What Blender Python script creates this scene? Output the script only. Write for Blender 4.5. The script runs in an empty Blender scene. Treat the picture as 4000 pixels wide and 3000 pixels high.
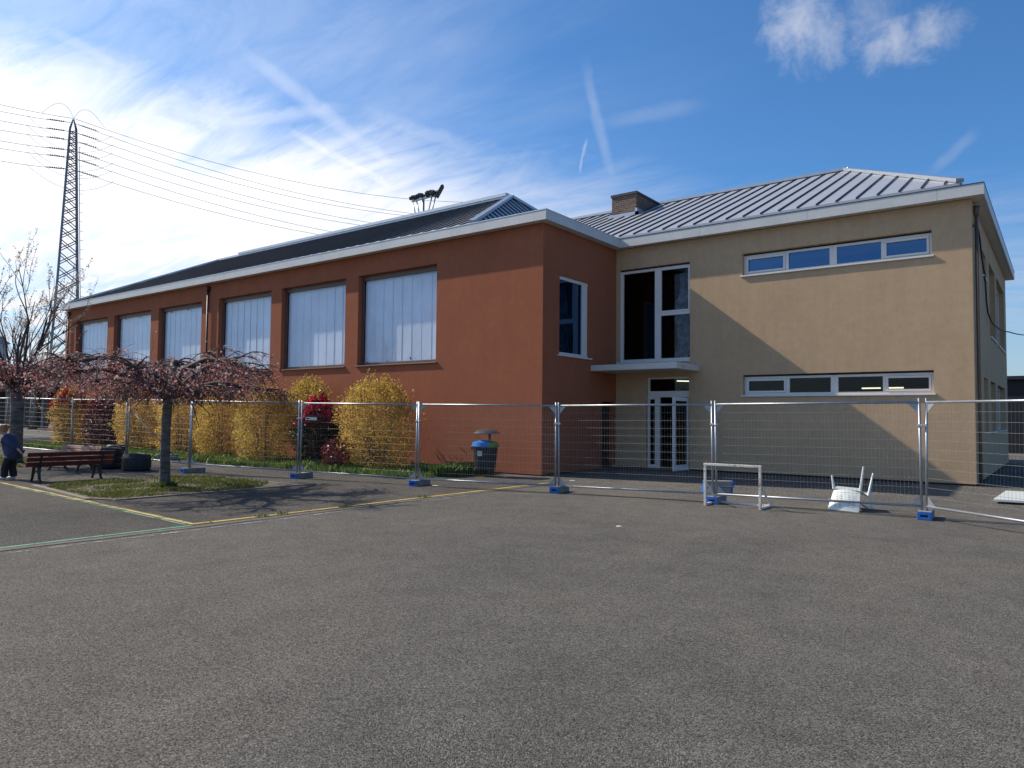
import bpy, bmesh, math, random
import numpy as np
from mathutils import Vector, Matrix, Euler, noise

SC = bpy.context.scene
COL = SC.collection
rng = np.random.default_rng(7)
random.seed(7)

# ------------------------------------------------------------------ objects
def tag(o, label=None, cat=None, group=None, kind=None):
    if label: o['label'] = label
    if cat: o['category'] = cat
    if group: o['group'] = group
    if kind: o['kind'] = kind
    return o

def thing(name, label, cat, loc=(0, 0, 0), rotz=0.0, group=None):
    o = bpy.data.objects.new(name, None)
    COL.objects.link(o)
    o.location = loc
    o.rotation_euler = (0, 0, rotz)
    o.empty_display_size = 0.2
    tag(o, label, cat, group)
    return o

def copy_tree(o, parent=None):
    c = o.copy()
    COL.objects.link(c)
    if parent:
        c.parent = parent
        c.matrix_parent_inverse = o.matrix_parent_inverse.copy()
    for ch in list(o.children):
        copy_tree(ch, c)
    return c

class MB:
    """collects geometry, then links it as one mesh object"""
    def __init__(s):
        s.v = []; s.f = []
    def add(s, vs, fs):
        b = len(s.v)
        s.v.extend([tuple(p) for p in vs])
        s.f.extend([tuple(i + b for i in f) for f in fs])
        return s
    def box(s, a, b):
        x0, y0, z0 = a; x1, y1, z1 = b
        return s.add([(x0, y0, z0), (x1, y0, z0), (x1, y1, z0), (x0, y1, z0), (x0, y0, z1), (x1, y0, z1), (x1, y1, z1), (x0, y1, z1)],
              [(0, 3, 2, 1), (4, 5, 6, 7), (0, 1, 5, 4), (1, 2, 6, 5), (2, 3, 7, 6), (3, 0, 4, 7)])
    def bar(s, p, q, w, h, up=(0, 0, 1)):
        p = Vector(p); q = Vector(q); d = (q - p).normalized(); up = Vector(up)
        sd = d.cross(up)
        if sd.length < 1e-4: sd = d.cross(Vector((1, 0, 0)))
        sd.normalize(); u = sd.cross(d).normalized()
        c = []
        for e in (p, q):
            for a, b in ((-1, -1), (1, -1), (1, 1), (-1, 1)):
                c.append(e + sd * a * w / 2 + u * b * h / 2)
        return s.add(c, [(0, 1, 2, 3), (7, 6, 5, 4), (0, 4, 5, 1), (1, 5, 6, 2), (2, 6, 7, 3), (3, 7, 4, 0)])
    def tube(s, pts, r, n=8, cap=True):
        pts = [Vector(p) for p in pts]
        if not hasattr(r, '__len__'): r = [r] * len(pts)
        b = len(s.v); m = len(pts)
        ref = None
        for i, p in enumerate(pts):
            d = (pts[min(i + 1, m - 1)] - pts[max(i - 1, 0)])
            d = d.normalized() if d.length > 1e-9 else Vector((0, 0, 1))
            if ref is None:
                ref = d.cross(Vector((0, 0, 1)))
                if ref.length < .1: ref = d.cross(Vector((1, 0, 0)))
            ref = (ref - d * ref.dot(d)).normalized()
            w = d.cross(ref)
            for k in range(n):
                a = 2 * math.pi * k / n
                s.v.append(tuple(p + (ref * math.cos(a) + w * math.sin(a)) * r[i]))
        for i in range(m - 1):
            for k in range(n):
                k2 = (k + 1) % n
                s.f.append((b + i * n + k, b + i * n + k2, b + (i + 1) * n + k2, b + (i + 1) * n + k))
        if cap:
            s.f.append(tuple(b + k for k in range(n))[::-1])
            s.f.append(tuple(b + (m - 1) * n + k for k in range(n)))
        return s
    def lathe(s, prof, c=(0, 0, 0), n=32, cap=True):
        b = len(s.v)
        for r, z in prof:
            for k in range(n):
                a = 2 * math.pi * k / n
                s.v.append((c[0] + r * math.cos(a), c[1] + r * math.sin(a), c[2] + z))
        for i in range(len(prof) - 1):
            for k in range(n):
                k2 = (k + 1) % n
                s.f.append((b + i * n + k, b + i * n + k2, b + (i + 1) * n + k2, b + (i + 1) * n + k))
        if cap:
            s.f.append(tuple(b + k for k in range(n))[::-1])
            s.f.append(tuple(b + (len(prof) - 1) * n + k for k in range(n)))
        return s
    def quad(s, a, b, c, d):
        return s.add([a, b, c, d], [(0, 1, 2, 3)])
    def prism(s, poly, z0, z1):
        n = len(poly)
        vs = [(x, y, z0) for x, y in poly] + [(x, y, z1) for x, y in poly]
        fs = [tuple(range(n))[::-1], tuple(range(n, 2 * n))] + [(i, (i + 1) % n, n + (i + 1) % n, n + i) for i in range(n)]
        return s.add(vs, fs)
    def build(s, name, mat, parent=None, smooth=False, bevel=0.0, kind=None, world=True, auto=None):
        me = bpy.data.meshes.new(name)
        me.from_pydata([tuple(map(float, p)) for p in s.v], [], s.f)
        bm = bmesh.new(); bm.from_mesh(me)
        bmesh.ops.recalc_face_normals(bm, faces=bm.faces)
        bm.to_mesh(me); bm.free()
        me.validate()
        if smooth: me.polygons.foreach_set('use_smooth', [True] * len(me.polygons))
        me.materials.append(mat)
        o = bpy.data.objects.new(name, me)
        COL.objects.link(o)
        if parent:
            o.parent = parent
            if world:
                o.matrix_parent_inverse = par_inv(parent)
        if bevel > 0:
            m = o.modifiers.new('bevel', 'BEVEL'); m.width = bevel; m.segments = 2; m.limit_method = 'ANGLE'
        if smooth and auto:
            pass
        if kind: o['kind'] = kind
        return o

def par_inv(p):
    # parts of a thing are modelled in world coordinates: undo the thing's own place once
    return Matrix() if p.parent else Matrix.Translation(-Vector(p.location))

def fast_mesh(name, verts, faces4, mat, parent=None):
    """numpy quads -> mesh object"""
    me = bpy.data.meshes.new(name)
    nv = len(verts); nf = len(faces4)
    me.vertices.add(nv); me.vertices.foreach_set('co', np.asarray(verts, np.float32).ravel())
    me.loops.add(nf * 4); me.loops.foreach_set('vertex_index', np.asarray(faces4, np.int32).ravel())
    me.polygons.add(nf); me.polygons.foreach_set('loop_start', np.arange(0, nf * 4, 4, dtype=np.int32))
    me.update(calc_edges=True); me.validate()
    me.materials.append(mat)
    o = bpy.data.objects.new(name, me); COL.objects.link(o)
    if parent:
        o.parent = parent; o.matrix_parent_inverse = par_inv(parent)
    return o

def leaf_quads(P, size, up=0.35, aspect=0.6, jitter=0.4):
    """folded-free leaf diamonds at points P"""
    P = np.asarray(P); n = len(P)
    a = rng.normal(size=(n, 3)); a[:, 2] += up; a /= np.linalg.norm(a, axis=1)[:, None]
    b = rng.normal(size=(n, 3)); b -= a * (a * b).sum(1)[:, None]; b /= np.linalg.norm(b, axis=1)[:, None]
    c = np.cross(a, b)
    s = size * (1 + jitter * rng.uniform(-1, 1, n))[:, None]
    V = np.stack([P - b * s * .5, P + c * s * .5 * aspect + a * s * .06, P + b * s * .5, P - c * s * .5 * aspect + a * s * .06], 1)
    F = np.arange(n * 4).reshape(n, 4)
    return V.reshape(-1, 3), F

# ------------------------------------------------------------------ materials
class NT:
    def __init__(s, mat):
        s.t = mat.node_tree; s.n = s.t.nodes; s.l = s.t.links
    def new(s, t, **kw):
        nd = s.n.new(t)
        for k, v in kw.items():
            if k in nd.inputs.keys(): nd.inputs[k].default_value = v
            else: setattr(nd, k, v)
        return nd
    def link(s, a, b): s.l.new(a, b)
    def math(s, op, a, b=None, c=None, clamp=False):
        nd = s.n.new('ShaderNodeMath'); nd.operation = op; nd.use_clamp = clamp
        for i, x in enumerate((a, b, c)):
            if x is None: continue
            if isinstance(x, (int, float)): nd.inputs[i].default_value = x
            else: s.l.new(x, nd.inputs[i])
        return nd.outputs[0]
    def ramp(s, fac, stops, interp='LINEAR'):
        nd = s.n.new('ShaderNodeValToRGB'); cr = nd.color_ramp; cr.interpolation = interp
        while len(cr.elements) < len(stops): cr.elements.new(.5)
        for e, (p, c) in zip(cr.elements, stops):
            e.position = p; e.color = (*c, 1) if len(c) == 3 else c
        s.l.new(fac, nd.inputs[0]); return nd.outputs[0]
    def mix(s, fac, a, b, blend='MIX'):
        nd = s.n.new('ShaderNodeMix'); nd.data_type = 'RGBA'; nd.blend_type = blend
        for sock, x in ((nd.inputs['Factor'], fac), (nd.inputs[6], a), (nd.inputs[7], b)):
            if isinstance(x, (int, float)): sock.default_value = x
            elif isinstance(x, tuple): sock.default_value = (*x, 1) if len(x) == 3 else x
            else: s.l.new(x, sock)
        return nd.outputs[2]
    def noise(s, scale, detail=4, rough=.6, vec=None, dist=0.0):
        nd = s.new('ShaderNodeTexNoise', Scale=scale, Detail=detail, Roughness=rough, Distortion=dist)
        if vec is not None: s.l.new(vec, nd.inputs['Vector'])
        return nd.outputs['Fac']

MATS = {}
def mat_base(name):
    m = bpy.data.materials.new(name); m.use_nodes = True
    nt = NT(m); nt.n.clear()
    out = nt.new('ShaderNodeOutputMaterial')
    bs = nt.new('ShaderNodeBsdfPrincipled')
    nt.link(bs.outputs[0], out.inputs[0])
    return m, nt, bs, out

def simple(name, col, rough=.6, metal=0.0, var=.12, scale=6.0, bump=0.0, bscale=60.0, spec=.5, dirt=None):
    if name in MATS: return MATS[name]
    m, nt, bs, out = mat_base(name)
    tc = nt.new('ShaderNodeTexCoord'); v = tc.outputs['Object']
    f = nt.noise(scale, 5, .6, v)
    lo = tuple(c * (1 - var) for c in col); hi = tuple(min(1, c * (1 + var)) for c in col)
    c = nt.ramp(f, [(.3, lo), (.7, hi)])
    if dirt:
        f2 = nt.noise(dirt[1], 6, .7, v)
        k = nt.ramp(f2, [(dirt[2], (0, 0, 0)), (dirt[2] + .12, (1, 1, 1))])
        c = nt.mix(k, c, dirt[0])
    nt.link(c, bs.inputs['Base Color'])
    bs.inputs['Roughness'].default_value = rough; bs.inputs['Metallic'].default_value = metal
    bs.inputs['Specular IOR Level'].default_value = spec
    if bump > 0:
        b = nt.new('ShaderNodeBump', Strength=bump, Distance=.01)
        nt.link(nt.noise(bscale, 4, .6, v), b.inputs['Height']); nt.link(b.outputs[0], bs.inputs['Normal'])
    MATS[name] = m; return m

def asphalt_mat(name, tone=(.100, .095, .087), patch=1.0):
    m, nt, bs, out = mat_base(name)
    v = nt.new('ShaderNodeTexCoord').outputs['Object']
    vo = nt.new('ShaderNodeTexVoronoi', Scale=140.0, Randomness=1.0); nt.link(v, vo.inputs['Vector'])
    vo2 = nt.new('ShaderNodeTexVoronoi', Scale=24.0, Randomness=1.0); nt.link(v, vo2.inputs['Vector'])
    stone = nt.ramp(nt.new('ShaderNodeSeparateColor').outputs[0], [(0, (.3,) * 3), (1, (1,) * 3)])
    sep = nt.new('ShaderNodeSeparateColor'); nt.link(vo.outputs['Color'], sep.inputs[0])
    sep2 = nt.new('ShaderNodeSeparateColor'); nt.link(vo2.outputs['Color'], sep2.inputs[0])
    t = tone
    g = nt.ramp(sep.outputs[0], [(0, tuple(c * .26 for c in t)), (.22, tuple(c * .62 for c in t)), (.55, tuple(c * 1.04 for c in t)), (.9, tuple(c * 1.5 for c in t)), (1, tuple(c * 2.1 for c in t))])
    big = nt.noise(.22, 6, .62, v, .6)
    mid = nt.noise(2.1, 6, .65, v)
    fine = nt.noise(26, 5, .75, v)
    k = nt.ramp(big, [(.28, (.76, .76, .79)), (.5, (.98, .98, .98)), (.70, (1.16, 1.13, 1.07))])
    k2 = nt.ramp(mid, [(.3, (.86,) * 3), (.7, (1.1,) * 3)])
    k3 = nt.ramp(fine, [(.28, (.76,) * 3), (.72, (1.22,) * 3)])
    c = nt.mix(1.0, g, k, 'MULTIPLY'); c = nt.mix(1.0, c, k2, 'MULTIPLY'); c = nt.mix(1.0, c, k3, 'MULTIPLY')
    # pale grit stones
    w = nt.ramp(sep2.outputs[1], [(.975, (0, 0, 0)), (.98, (1, 1, 1))], 'CONSTANT')
    near = nt.ramp(vo2.outputs['Distance'], [(.10, (1, 1, 1)), (.19, (0, 0, 0))])
    c = nt.mix(nt.math('MULTIPLY', nt.math('MULTIPLY', w, near), .75), c, (.46, .44, .40))
    nt.link(c, bs.inputs['Base Color'])
    bs.inputs['Roughness'].default_value = .95
    bs.inputs['Specular IOR Level'].default_value = .12
    b = nt.new('ShaderNodeBump', Strength=1.0, Distance=.018)
    h = nt.math('ADD', nt.math('MULTIPLY', vo.outputs['Distance'], -.9), nt.math('MULTIPLY', fine, 1.0))
    nt.link(h, b.inputs['Height']); nt.link(b.outputs[0], bs.inputs['Normal'])
    return m

def render_mat(name, col, blotch=.10):
    """rendered (stucco) facade"""
    m, nt, bs, out = mat_base(name)
    v = nt.new('ShaderNodeTexCoord').outputs['Object']
    a = nt.noise(.7, 6, .65, v, .4); b_ = nt.noise(5, 6, .7, v); f = nt.noise(95, 3, .7, v)
    sc = nt.new('ShaderNodeMapping'); sc.inputs['Scale'].default_value = (3.0, 3.0, .25); nt.link(v, sc.inputs[0])
    st = nt.noise(1.2, 5, .7, sc.outputs[0])
    c = nt.ramp(a, [(.3, tuple(x * (1 - blotch) for x in col)), (.7, tuple(x * (1 + blotch) for x in col))])
    c = nt.mix(1, c, nt.ramp(b_, [(.3, (.93,) * 3), (.7, (1.06,) * 3)]), 'MULTIPLY')
    c = nt.mix(1, c, nt.ramp(f, [(.25, (.82,) * 3), (.75, (1.16,) * 3)]), 'MULTIPLY')
    c = nt.mix(1, c, nt.ramp(st, [(.3, (.95,) * 3), (.7, (1.04,) * 3)]), 'MULTIPLY')
    nt.link(c, bs.inputs['Base Color'])
    bs.inputs['Roughness'].default_value = .95; bs.inputs['Specular IOR Level'].default_value = .15
    bu = nt.new('ShaderNodeBump', Strength=.32, Distance=.01)
    h = nt.math('ADD', f, nt.math('MULTIPLY', nt.noise(14, 5, .7, v), .9)); nt.link(h, bu.inputs['Height']); nt.link(bu.outputs[0], bs.inputs['Normal'])
    return m

def glass_mat(name, ior=1.55, tint=(.75, .8, .82), refl=(1, 1, 1)):
    m = bpy.data.materials.new(name); m.use_nodes = True; nt = NT(m); nt.n.clear()
    out = nt.new('ShaderNodeOutputMaterial'); mx = nt.new('ShaderNodeMixShader')
    tr = nt.new('ShaderNodeBsdfTransparent'); tr.inputs[0].default_value = (*tint, 1)
    gl = nt.new('ShaderNodeBsdfGlossy', Roughness=.008); gl.inputs[0].default_value = (*refl, 1)
    ge = nt.new('ShaderNodeNewGeometry'); dp = nt.new('ShaderNodeVectorMath', operation='DOT_PRODUCT'); nt.link(ge.outputs['Normal'], dp.inputs[0]); nt.link(ge.outputs['Incoming'], dp.inputs[1])
    r0 = ((ior - 1) / (ior + 1)) ** 2
    fr = nt.math('ADD', nt.math('MULTIPLY', nt.math('POWER', nt.math('SUBTRACT', 1.0, nt.math('ABSOLUTE', dp.outputs['Value'])), 5.0), 1 - r0), r0)
    bu = nt.new('ShaderNodeBump', Strength=.02, Distance=.05)
    v = nt.new('ShaderNodeTexCoord').outputs['Object']
    nt.link(nt.noise(1.3, 2, .5, v), bu.inputs['Height']); nt.link(bu.outputs[0], gl.inputs['Normal'])
    nt.link(fr, mx.inputs[0]); nt.link(tr.outputs[0], mx.inputs[1]); nt.link(gl.outputs[0], mx.inputs[2])
    nt.link(mx.outputs[0], out.inputs[0]); return m

def leaf_mat(name, stops, trans=.35, rough=.55, zgrad=None):
    """stops: colours picked per leaf"""
    m = bpy.data.materials.new(name); m.use_nodes = True; nt = NT(m); nt.n.clear()
    out = nt.new('ShaderNodeOutputMaterial')
    g = nt.new('ShaderNodeNewGeometry'); v = nt.new('ShaderNodeTexCoord').outputs['Object']
    r = g.outputs['Random Per Island']
    big = nt.noise(1.7, 3, .6, v)
    f = nt.math('ADD', nt.math('MULTIPLY', r, .62), nt.math('MULTIPLY', nt.math('SUBTRACT', big, .5), 1.3)); f = nt.math('ADD', f, .19)
    n = len(stops)
    c = nt.ramp(f, [(i / (n - 1), s) for i, s in enumerate(stops)])
    bs = nt.new('ShaderNodeBsdfPrincipled', Roughness=rough); nt.link(c, bs.inputs['Base Color'])
    bs.inputs['Specular IOR Level'].default_value = .35
    tl = nt.new('ShaderNodeBsdfTranslucent'); nt.link(c, tl.inputs[0])
    mx = nt.new('ShaderNodeMixShader'); mx.inputs[0].default_value = trans
    nt.link(bs.outputs[0], mx.inputs[1]); nt.link(tl.outputs[0], mx.inputs[2]); nt.link(mx.outputs[0], out.inputs[0])
    return m

def emit_mat(name, col, s):
    m = bpy.data.materials.new(name); m.use_nodes = True; nt = NT(m); nt.n.clear()
    out = nt.new('ShaderNodeOutputMaterial'); e = nt.new('ShaderNodeEmission', Strength=s)
    f = nt.noise(3.0, 2, .5, nt.new('ShaderNodeTexCoord').outputs['Object'])
    nt.link(nt.ramp(f, [(.2, tuple(c * .96 for c in col)), (.8, col)]), e.inputs[0]); nt.link(e.outputs[0], out.inputs[0]); return m

M_ASPH = asphalt_mat('asphalt', (.182, .171, .154))
M_ASPH2 = asphalt_mat('asphalt_old', (.135, .127, .117))
M_RED = render_mat('red_render', (.335, .117, .063), .06)
M_BEIGE = render_mat('beige_render', (.515, .360, .224), .06)
M_WHITEF = simple('white_frame', (.72, .70, .68), .42, var=.04)
M_SILL = simple('white_sill', (.68, .67, .66), .5, var=.06)
M_BROWNF = simple('brown_frame', (.115, .065, .045), .5, var=.1)
M_GLASS = glass_mat('glass', 1.38, (.50, .54, .56))
M_GLASS_UP = glass_mat('coated_glass', 2.7, (.3, .36, .42), (.30, .58, 1.0))
M_GLASS_G = glass_mat('hall_glass', 1.6, (.93, .96, 1.0), (.7, .85, 1.0))
M_DARKIN = simple('dark_interior', (.014, .013, .013), .9, var=.2)
M_METAL = simple('zinc_roof', (.43, .44, .465), .42, .30, var=.06, scale=2.0, bump=.05, bscale=3)
M_SEAM = simple('zinc_seam', (.022, .025, .032), .6, .0, var=.1)  # shade of the rib sides put into the colour; plain dark metal elsewhere
M_CAP = simple('zinc_cap', (.42, .45, .50), .42, .7, var=.08)
M_GALV = simple('galvanised', (.33, .355, .395), .46, .75, var=.14, scale=14, bump=.05)
M_WIRE = simple('fence_wire', (.22, .225, .235), .65, .35, var=.15)
M_CONC = simple('concrete_block', (.24, .235, .225), .9, var=.2, scale=14, bump=.35, dirt=((.12, .115, .11), 5, .55))
M_BLUE = simple('blue_plastic', (.022, .13, .46), .5, var=.2, scale=18, dirt=((.06, .08, .12), 9, .6))
M_BLACK = simple('black_plastic', (.014, .015, .019), .55, var=.2)
M_WHITEPL = simple('white_plastic', (.66, .69, .66), .42, var=.05, dirt=((.42, .42, .38), 7, .66))
M_BARK = simple('bark', (.115, .10, .088), .92, var=.4, scale=11, bump=.9, bscale=26, dirt=((.24, .225, .205), 4, .55))
def cherry_bark():
    m, nt, bs, out = mat_base('cherry_bark')
    v = nt.new('ShaderNodeTexCoord').outputs['Object']; mp = nt.new('ShaderNodeMapping'); mp.inputs['Scale'].default_value = (2.2, 2.2, 13); nt.link(v, mp.inputs[0])
    a = nt.noise(1.5, 6, .65, mp.outputs[0], .5); b = nt.noise(4, 5, .6, v); mp2 = nt.new('ShaderNodeMapping'); mp2.inputs['Scale'].default_value = (9, 9, 90); nt.link(v, mp2.inputs[0])
    c2 = nt.noise(1.0, 4, .6, mp2.outputs[0])
    c = nt.ramp(a, [(.30, (.045, .037, .032)), (.48, (.125, .11, .098)), (.70, (.24, .225, .205))])
    c = nt.mix(1, c, nt.ramp(b, [(.3, (.72,) * 3), (.7, (1.2,) * 3)]), 'MULTIPLY'); c = nt.mix(1, c, nt.ramp(c2, [(.3, (.75,) * 3), (.7, (1.15,) * 3)]), 'MULTIPLY')
    nt.link(c, bs.inputs['Base Color']); bs.inputs['Roughness'].default_value = .85
    bu = nt.new('ShaderNodeBump', Strength=.9, Distance=.02); nt.link(nt.math('ADD', a, nt.math('MULTIPLY', c2, .5)), bu.inputs['Height']); nt.link(bu.outputs[0], bs.inputs['Normal'])
    return m
M_BARK = cherry_bark()
M_TWIG = simple('twig', (.075, .060, .055), .85, var=.3, scale=9)
M_TWIGP = simple('pale_twig', (.16, .135, .12), .85, var=.3, scale=9)

# ------------------------------------------------------------------ camera
cam = bpy.data.cameras.new('camera'); camo = bpy.data.objects.new('camera', cam); COL.objects.link(camo)
yaw, pit, rol = 0.648044212, 0.0454342379, 0.0102201843
fw = Vector((-math.sin(yaw) * math.cos(pit), math.cos(yaw) * math.cos(pit), math.sin(pit)))
rt = Vector((math.cos(yaw), math.sin(yaw), 0)); up = rt.cross(fw)
rt, up = rt * math.cos(rol) + up * math.sin(rol), up * math.cos(rol) - rt * math.sin(rol)
camo.matrix_world = Matrix(((rt.x, up.x, -fw.x, 0), (rt.y, up.y, -fw.y, 0), (rt.z, up.z, -fw.z, 1.62), (0, 0, 0, 1)))
cam.sensor_fit = 'HORIZONTAL'; cam.sensor_width = 36; cam.lens = 2852.04668 / 4000 * 36
cam.clip_end = 3000; cam.clip_start = .05
SC.camera = camo

# ------------------------------------------------------------------ light and sky
SUN = Vector((-1, -.19, .79)).normalized()
EL = math.asin(SUN.z); ROT = math.atan2(SUN.x, SUN.y)
sl = bpy.data.lights.new('sun', 'SUN'); so = bpy.data.objects.new('sun', sl); COL.objects.link(so)
sl.energy = 5.0; sl.angle = math.radians(.55); sl.color = (1.0, .90, .75)
so.rotation_euler = SUN.to_track_quat('Z', 'Y').to_euler()

W = bpy.data.worlds.new('World'); SC.world = W; W.use_nodes = True
nt = NT(W); nt.n.clear()
wout = nt.new('ShaderNodeOutputWorld'); bg = nt.new('ShaderNodeBackground')
nt.link(bg.outputs[0], wout.inputs[0])
sky = nt.new('ShaderNodeTexSky'); sky.sky_type = 'NISHITA'; sky.sun_disc = False
sky.sun_elevation = EL; sky.sun_rotation = ROT; sky.altitude = 0; sky.air_density = 1.0; sky.dust_density = .6; sky.ozone_density = 2.0
SKY_S = .105
D = nt.new('ShaderNodeTexCoord').outputs['Generated']
sep = nt.new('ShaderNodeSeparateXYZ'); nt.link(D, sep.inputs[0])
dz = sep.outputs[2]
def dot(vec):
    nd = nt.new('ShaderNodeVectorMath', operation='DOT_PRODUCT'); nt.link(D, nd.inputs[0]); nd.inputs[1].default_value = vec
    return nd.outputs['Value']
def sstep(x, a, b):
    nd = nt.new('ShaderNodeMapRange', interpolation_type='SMOOTHSTEP')
    nt.link(x, nd.inputs[0]); nd.inputs[1].default_value = a; nd.inputs[2].default_value = b
    nd.inputs[3].default_value = 0; nd.inputs[4].default_value = 1
    return nd.outputs[0]
# cloud-sheet coordinates (a flat layer seen from below)
den = nt.math('ADD', nt.math('MAXIMUM', dz, 0.0), .12)
px = nt.math('DIVIDE', sep.outputs[0], den); py = nt.math('DIVIDE', sep.outputs[1], den)
cmb = nt.new('ShaderNodeCombineXYZ'); nt.link(px, cmb.inputs[0]); nt.link(py, cmb.inputs[1])
mp = nt.new('ShaderNodeMapping'); mp.inputs['Rotation'].default_value = (0, 0, math.radians(35)); mp.inputs['Scale'].default_value = (.55, 1.6, 1)
nt.link(cmb.outputs[0], mp.inputs[0])
n1 = nt.noise(1.35, 9, .62, mp.outputs[0], .55)
n2 = nt.noise(4.2, 8, .66, mp.outputs[0], .8)
n3 = nt.noise(26, 6, .62, D, .4)
L = (-.797, -.604, 0)
lft = dot(L)
# a bank of bright cloud low on the left, thinning to the right
th = nt.math('ADD', nt.math('MULTIPLY', lft, .15), .300)
e = nt.math('SUBTRACT', th, dz)
e = nt.math('ADD', e, nt.math('MULTIPLY', nt.math('SUBTRACT', n1, .5), .13))
e = nt.math('ADD', e, nt.math('MULTIPLY', nt.math('SUBTRACT', n2, .5), .08))
bank = nt.math('MULTIPLY', sstep(e, -.075, .075), sstep(dot((-.604, .797, 0)), -.25, .35))
lw = sstep(lft, -.42, .28)
bank = nt.math('MULTIPLY', bank, nt.math('ADD', nt.math('MULTIPLY', lw, .62), .38))
# texture inside the bank
tex = nt.ramp(n2, [(.28, (.74,) * 3), (.50, (.95,) * 3), (.7, (1,) * 3)])
bank = nt.math('MULTIPLY', bank, tex)
low = nt.math('MULTIPLY', nt.math('SUBTRACT', 1.0, sstep(dz, .10, .26)), nt.math('SUBTRACT', 1.0, sstep(n2, .40, .60)))
bank = nt.math('MULTIPLY', bank, nt.math('SUBTRACT', 1.0, nt.math('MULTIPLY', low, .42)))
# thin veil
veil = nt.math('MULTIPLY', sstep(n1, .35, .85), .20)
veil = nt.math('MULTIPLY', veil, sstep(lft, -.5, .35))
veil2 = nt.math('MULTIPLY', nt.math('MULTIPLY', sstep(lft, -.15, .72), .24), sstep(n2, .2, .7))
cov = nt.math('MAXIMUM', bank, nt.math('ADD', veil, veil2))
cov = nt.math('MAXIMUM', cov, nt.math('MULTIPLY', nt.math('SUBTRACT', 1.0, sstep(dz, .0, .24)), .50))
def streak(a, b, w, amt, fade=.25, ragged=.013):
    a = Vector(a); b = Vector(b); n = a.cross(b).normalized(); t = (b - a).normalized()
    sa, sb = a.dot(t), b.dot(t)
    dist = nt.math('ADD', nt.math('ABSOLUTE', nt.math('ADD', dot(n), nt.math('MULTIPLY', nt.math('SUBTRACT', n3, .5), ragged))), 0)
    m = nt.math('SUBTRACT', 1.0, sstep(dist, w * .1, w))
    s = dot(t); ln = sb - sa
    m = nt.math('MULTIPLY', m, sstep(s, sa - ln * .08, sa + ln * fade)); 
    m = nt.math('MULTIPLY', m, nt.math('SUBTRACT', 1.0, sstep(s, sb - ln * fade, sb + ln * .08)))
    return nt.math('MULTIPLY', nt.math('MULTIPLY', m, amt), nt.math('ADD', nt.math('MULTIPLY', n3, 1.0), .5))
for a, b, w, amt, fd in (((-.8632, .2886, .4143), (-.8311, .4058, .3802), .011, .13, .3), ((-.77, .4659, .436), (-.6719, .676, .3026), .016, .17, .25),
                     ((-.7635, .5402, .3539), (-.6866, .6653, .2933), .010, .24, .2), ((-.4694, .7623, .4456), (-.4657, .8307, .3049), .010, .13, .35),
                     ((-.4861, .7962, .3603), (-.5002, .8047, .3199), .003, .22, .2), ((-.1181, .9511, .2854), (-.0709, .9436, .3235), .010, .11, .3),
                     ((-.8204, .4574, .3431), (-.706, .5937, .3862), .013, .18, .3), ((-.706, .5937, .3862), (-.60, .72, .345), .016, .12, .3), ((-.4713, .798, .3756), (-.345, .8529, .3919), .014, .09, .35)):
    cov = nt.math('MAXIMUM', cov, nt.math('ADD', streak(a, b, w, amt, fd), nt.math('MULTIPLY', cov, .8)))
def puff(c, r, st, amt, rot, seed):
    c = Vector(c).normalized(); r1 = Vector((math.cos(yaw), math.sin(yaw), 0)); u1 = r1.cross(c).normalized()
    ca, sa = math.cos(rot), math.sin(rot)
    A = r1 * ca + u1 * sa; B = u1 * ca - r1 * sa
    x = nt.math('DIVIDE', nt.math('SUBTRACT', dot(A), A.dot(c)), r); y = nt.math('DIVIDE', nt.math('SUBTRACT', dot(B), B.dot(c)), r * st)
    q = nt.math('SQRT', nt.math('ADD', nt.math('MULTIPLY', x, x), nt.math('MULTIPLY', y, y)))
    nz = nt.noise(26 + seed, 9, .66, D, .35)
    q = nt.math('ADD', q, nt.math('MULTIPLY', nt.math('SUBTRACT', nz, .5), 2.7))
    f = nt.math('MULTIPLY', nt.math('SUBTRACT', 1.0, sstep(q, -.25, 1.45)), sstep(dot(tuple(c)), .97, .985))
    return nt.math('MULTIPLY', f, amt)
for c, r, st, amt, ro, sd in (((-.2398, .856, .459), .034, 1.35, .50, .25, 0), ((-.2150, .8700, .443), .022, 1.5, .35, .3, 7), ((-.1500, .8935, .4240), .032, .75, .50, .1, 3), ((-.1080, .8970, .4280), .026, .7, .42, .35, 5), ((-.1620, .8760, .4530), .026, 1.0, .22, .2, 9)):
    cov = nt.math('MAXIMUM', cov, puff(c, r, st, amt, ro, sd))
cov = nt.math('MINIMUM', cov, 1.0)
# cloud brightness: whiter towards the sun
sd = dot(tuple(SUN))
br = nt.math('ADD', nt.math('MULTIPLY', sstep(sd, .1, .85), .40), .72)
br = nt.math('MULTIPLY', br, nt.math('ADD', nt.math('MULTIPLY', sstep(dz, .02, .30), .26), .74))
cl = nt.new('ShaderNodeVectorMath', operation='SCALE'); cl.inputs[0].default_value = (.96, .955, .975); nt.link(br, cl.inputs['Scale'])
sk = nt.new('ShaderNodeVectorMath', operation='MULTIPLY'); nt.link(sky.outputs[0], sk.inputs[0]); sk.inputs[1].default_value = (SKY_S * .50, SKY_S * .90, SKY_S * 1.26)
fin = nt.mix(cov, sk.outputs[0], cl.outputs[0])
nt.link(fin, bg.inputs[0]); bg.inputs[1].default_value = 1.0

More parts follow.
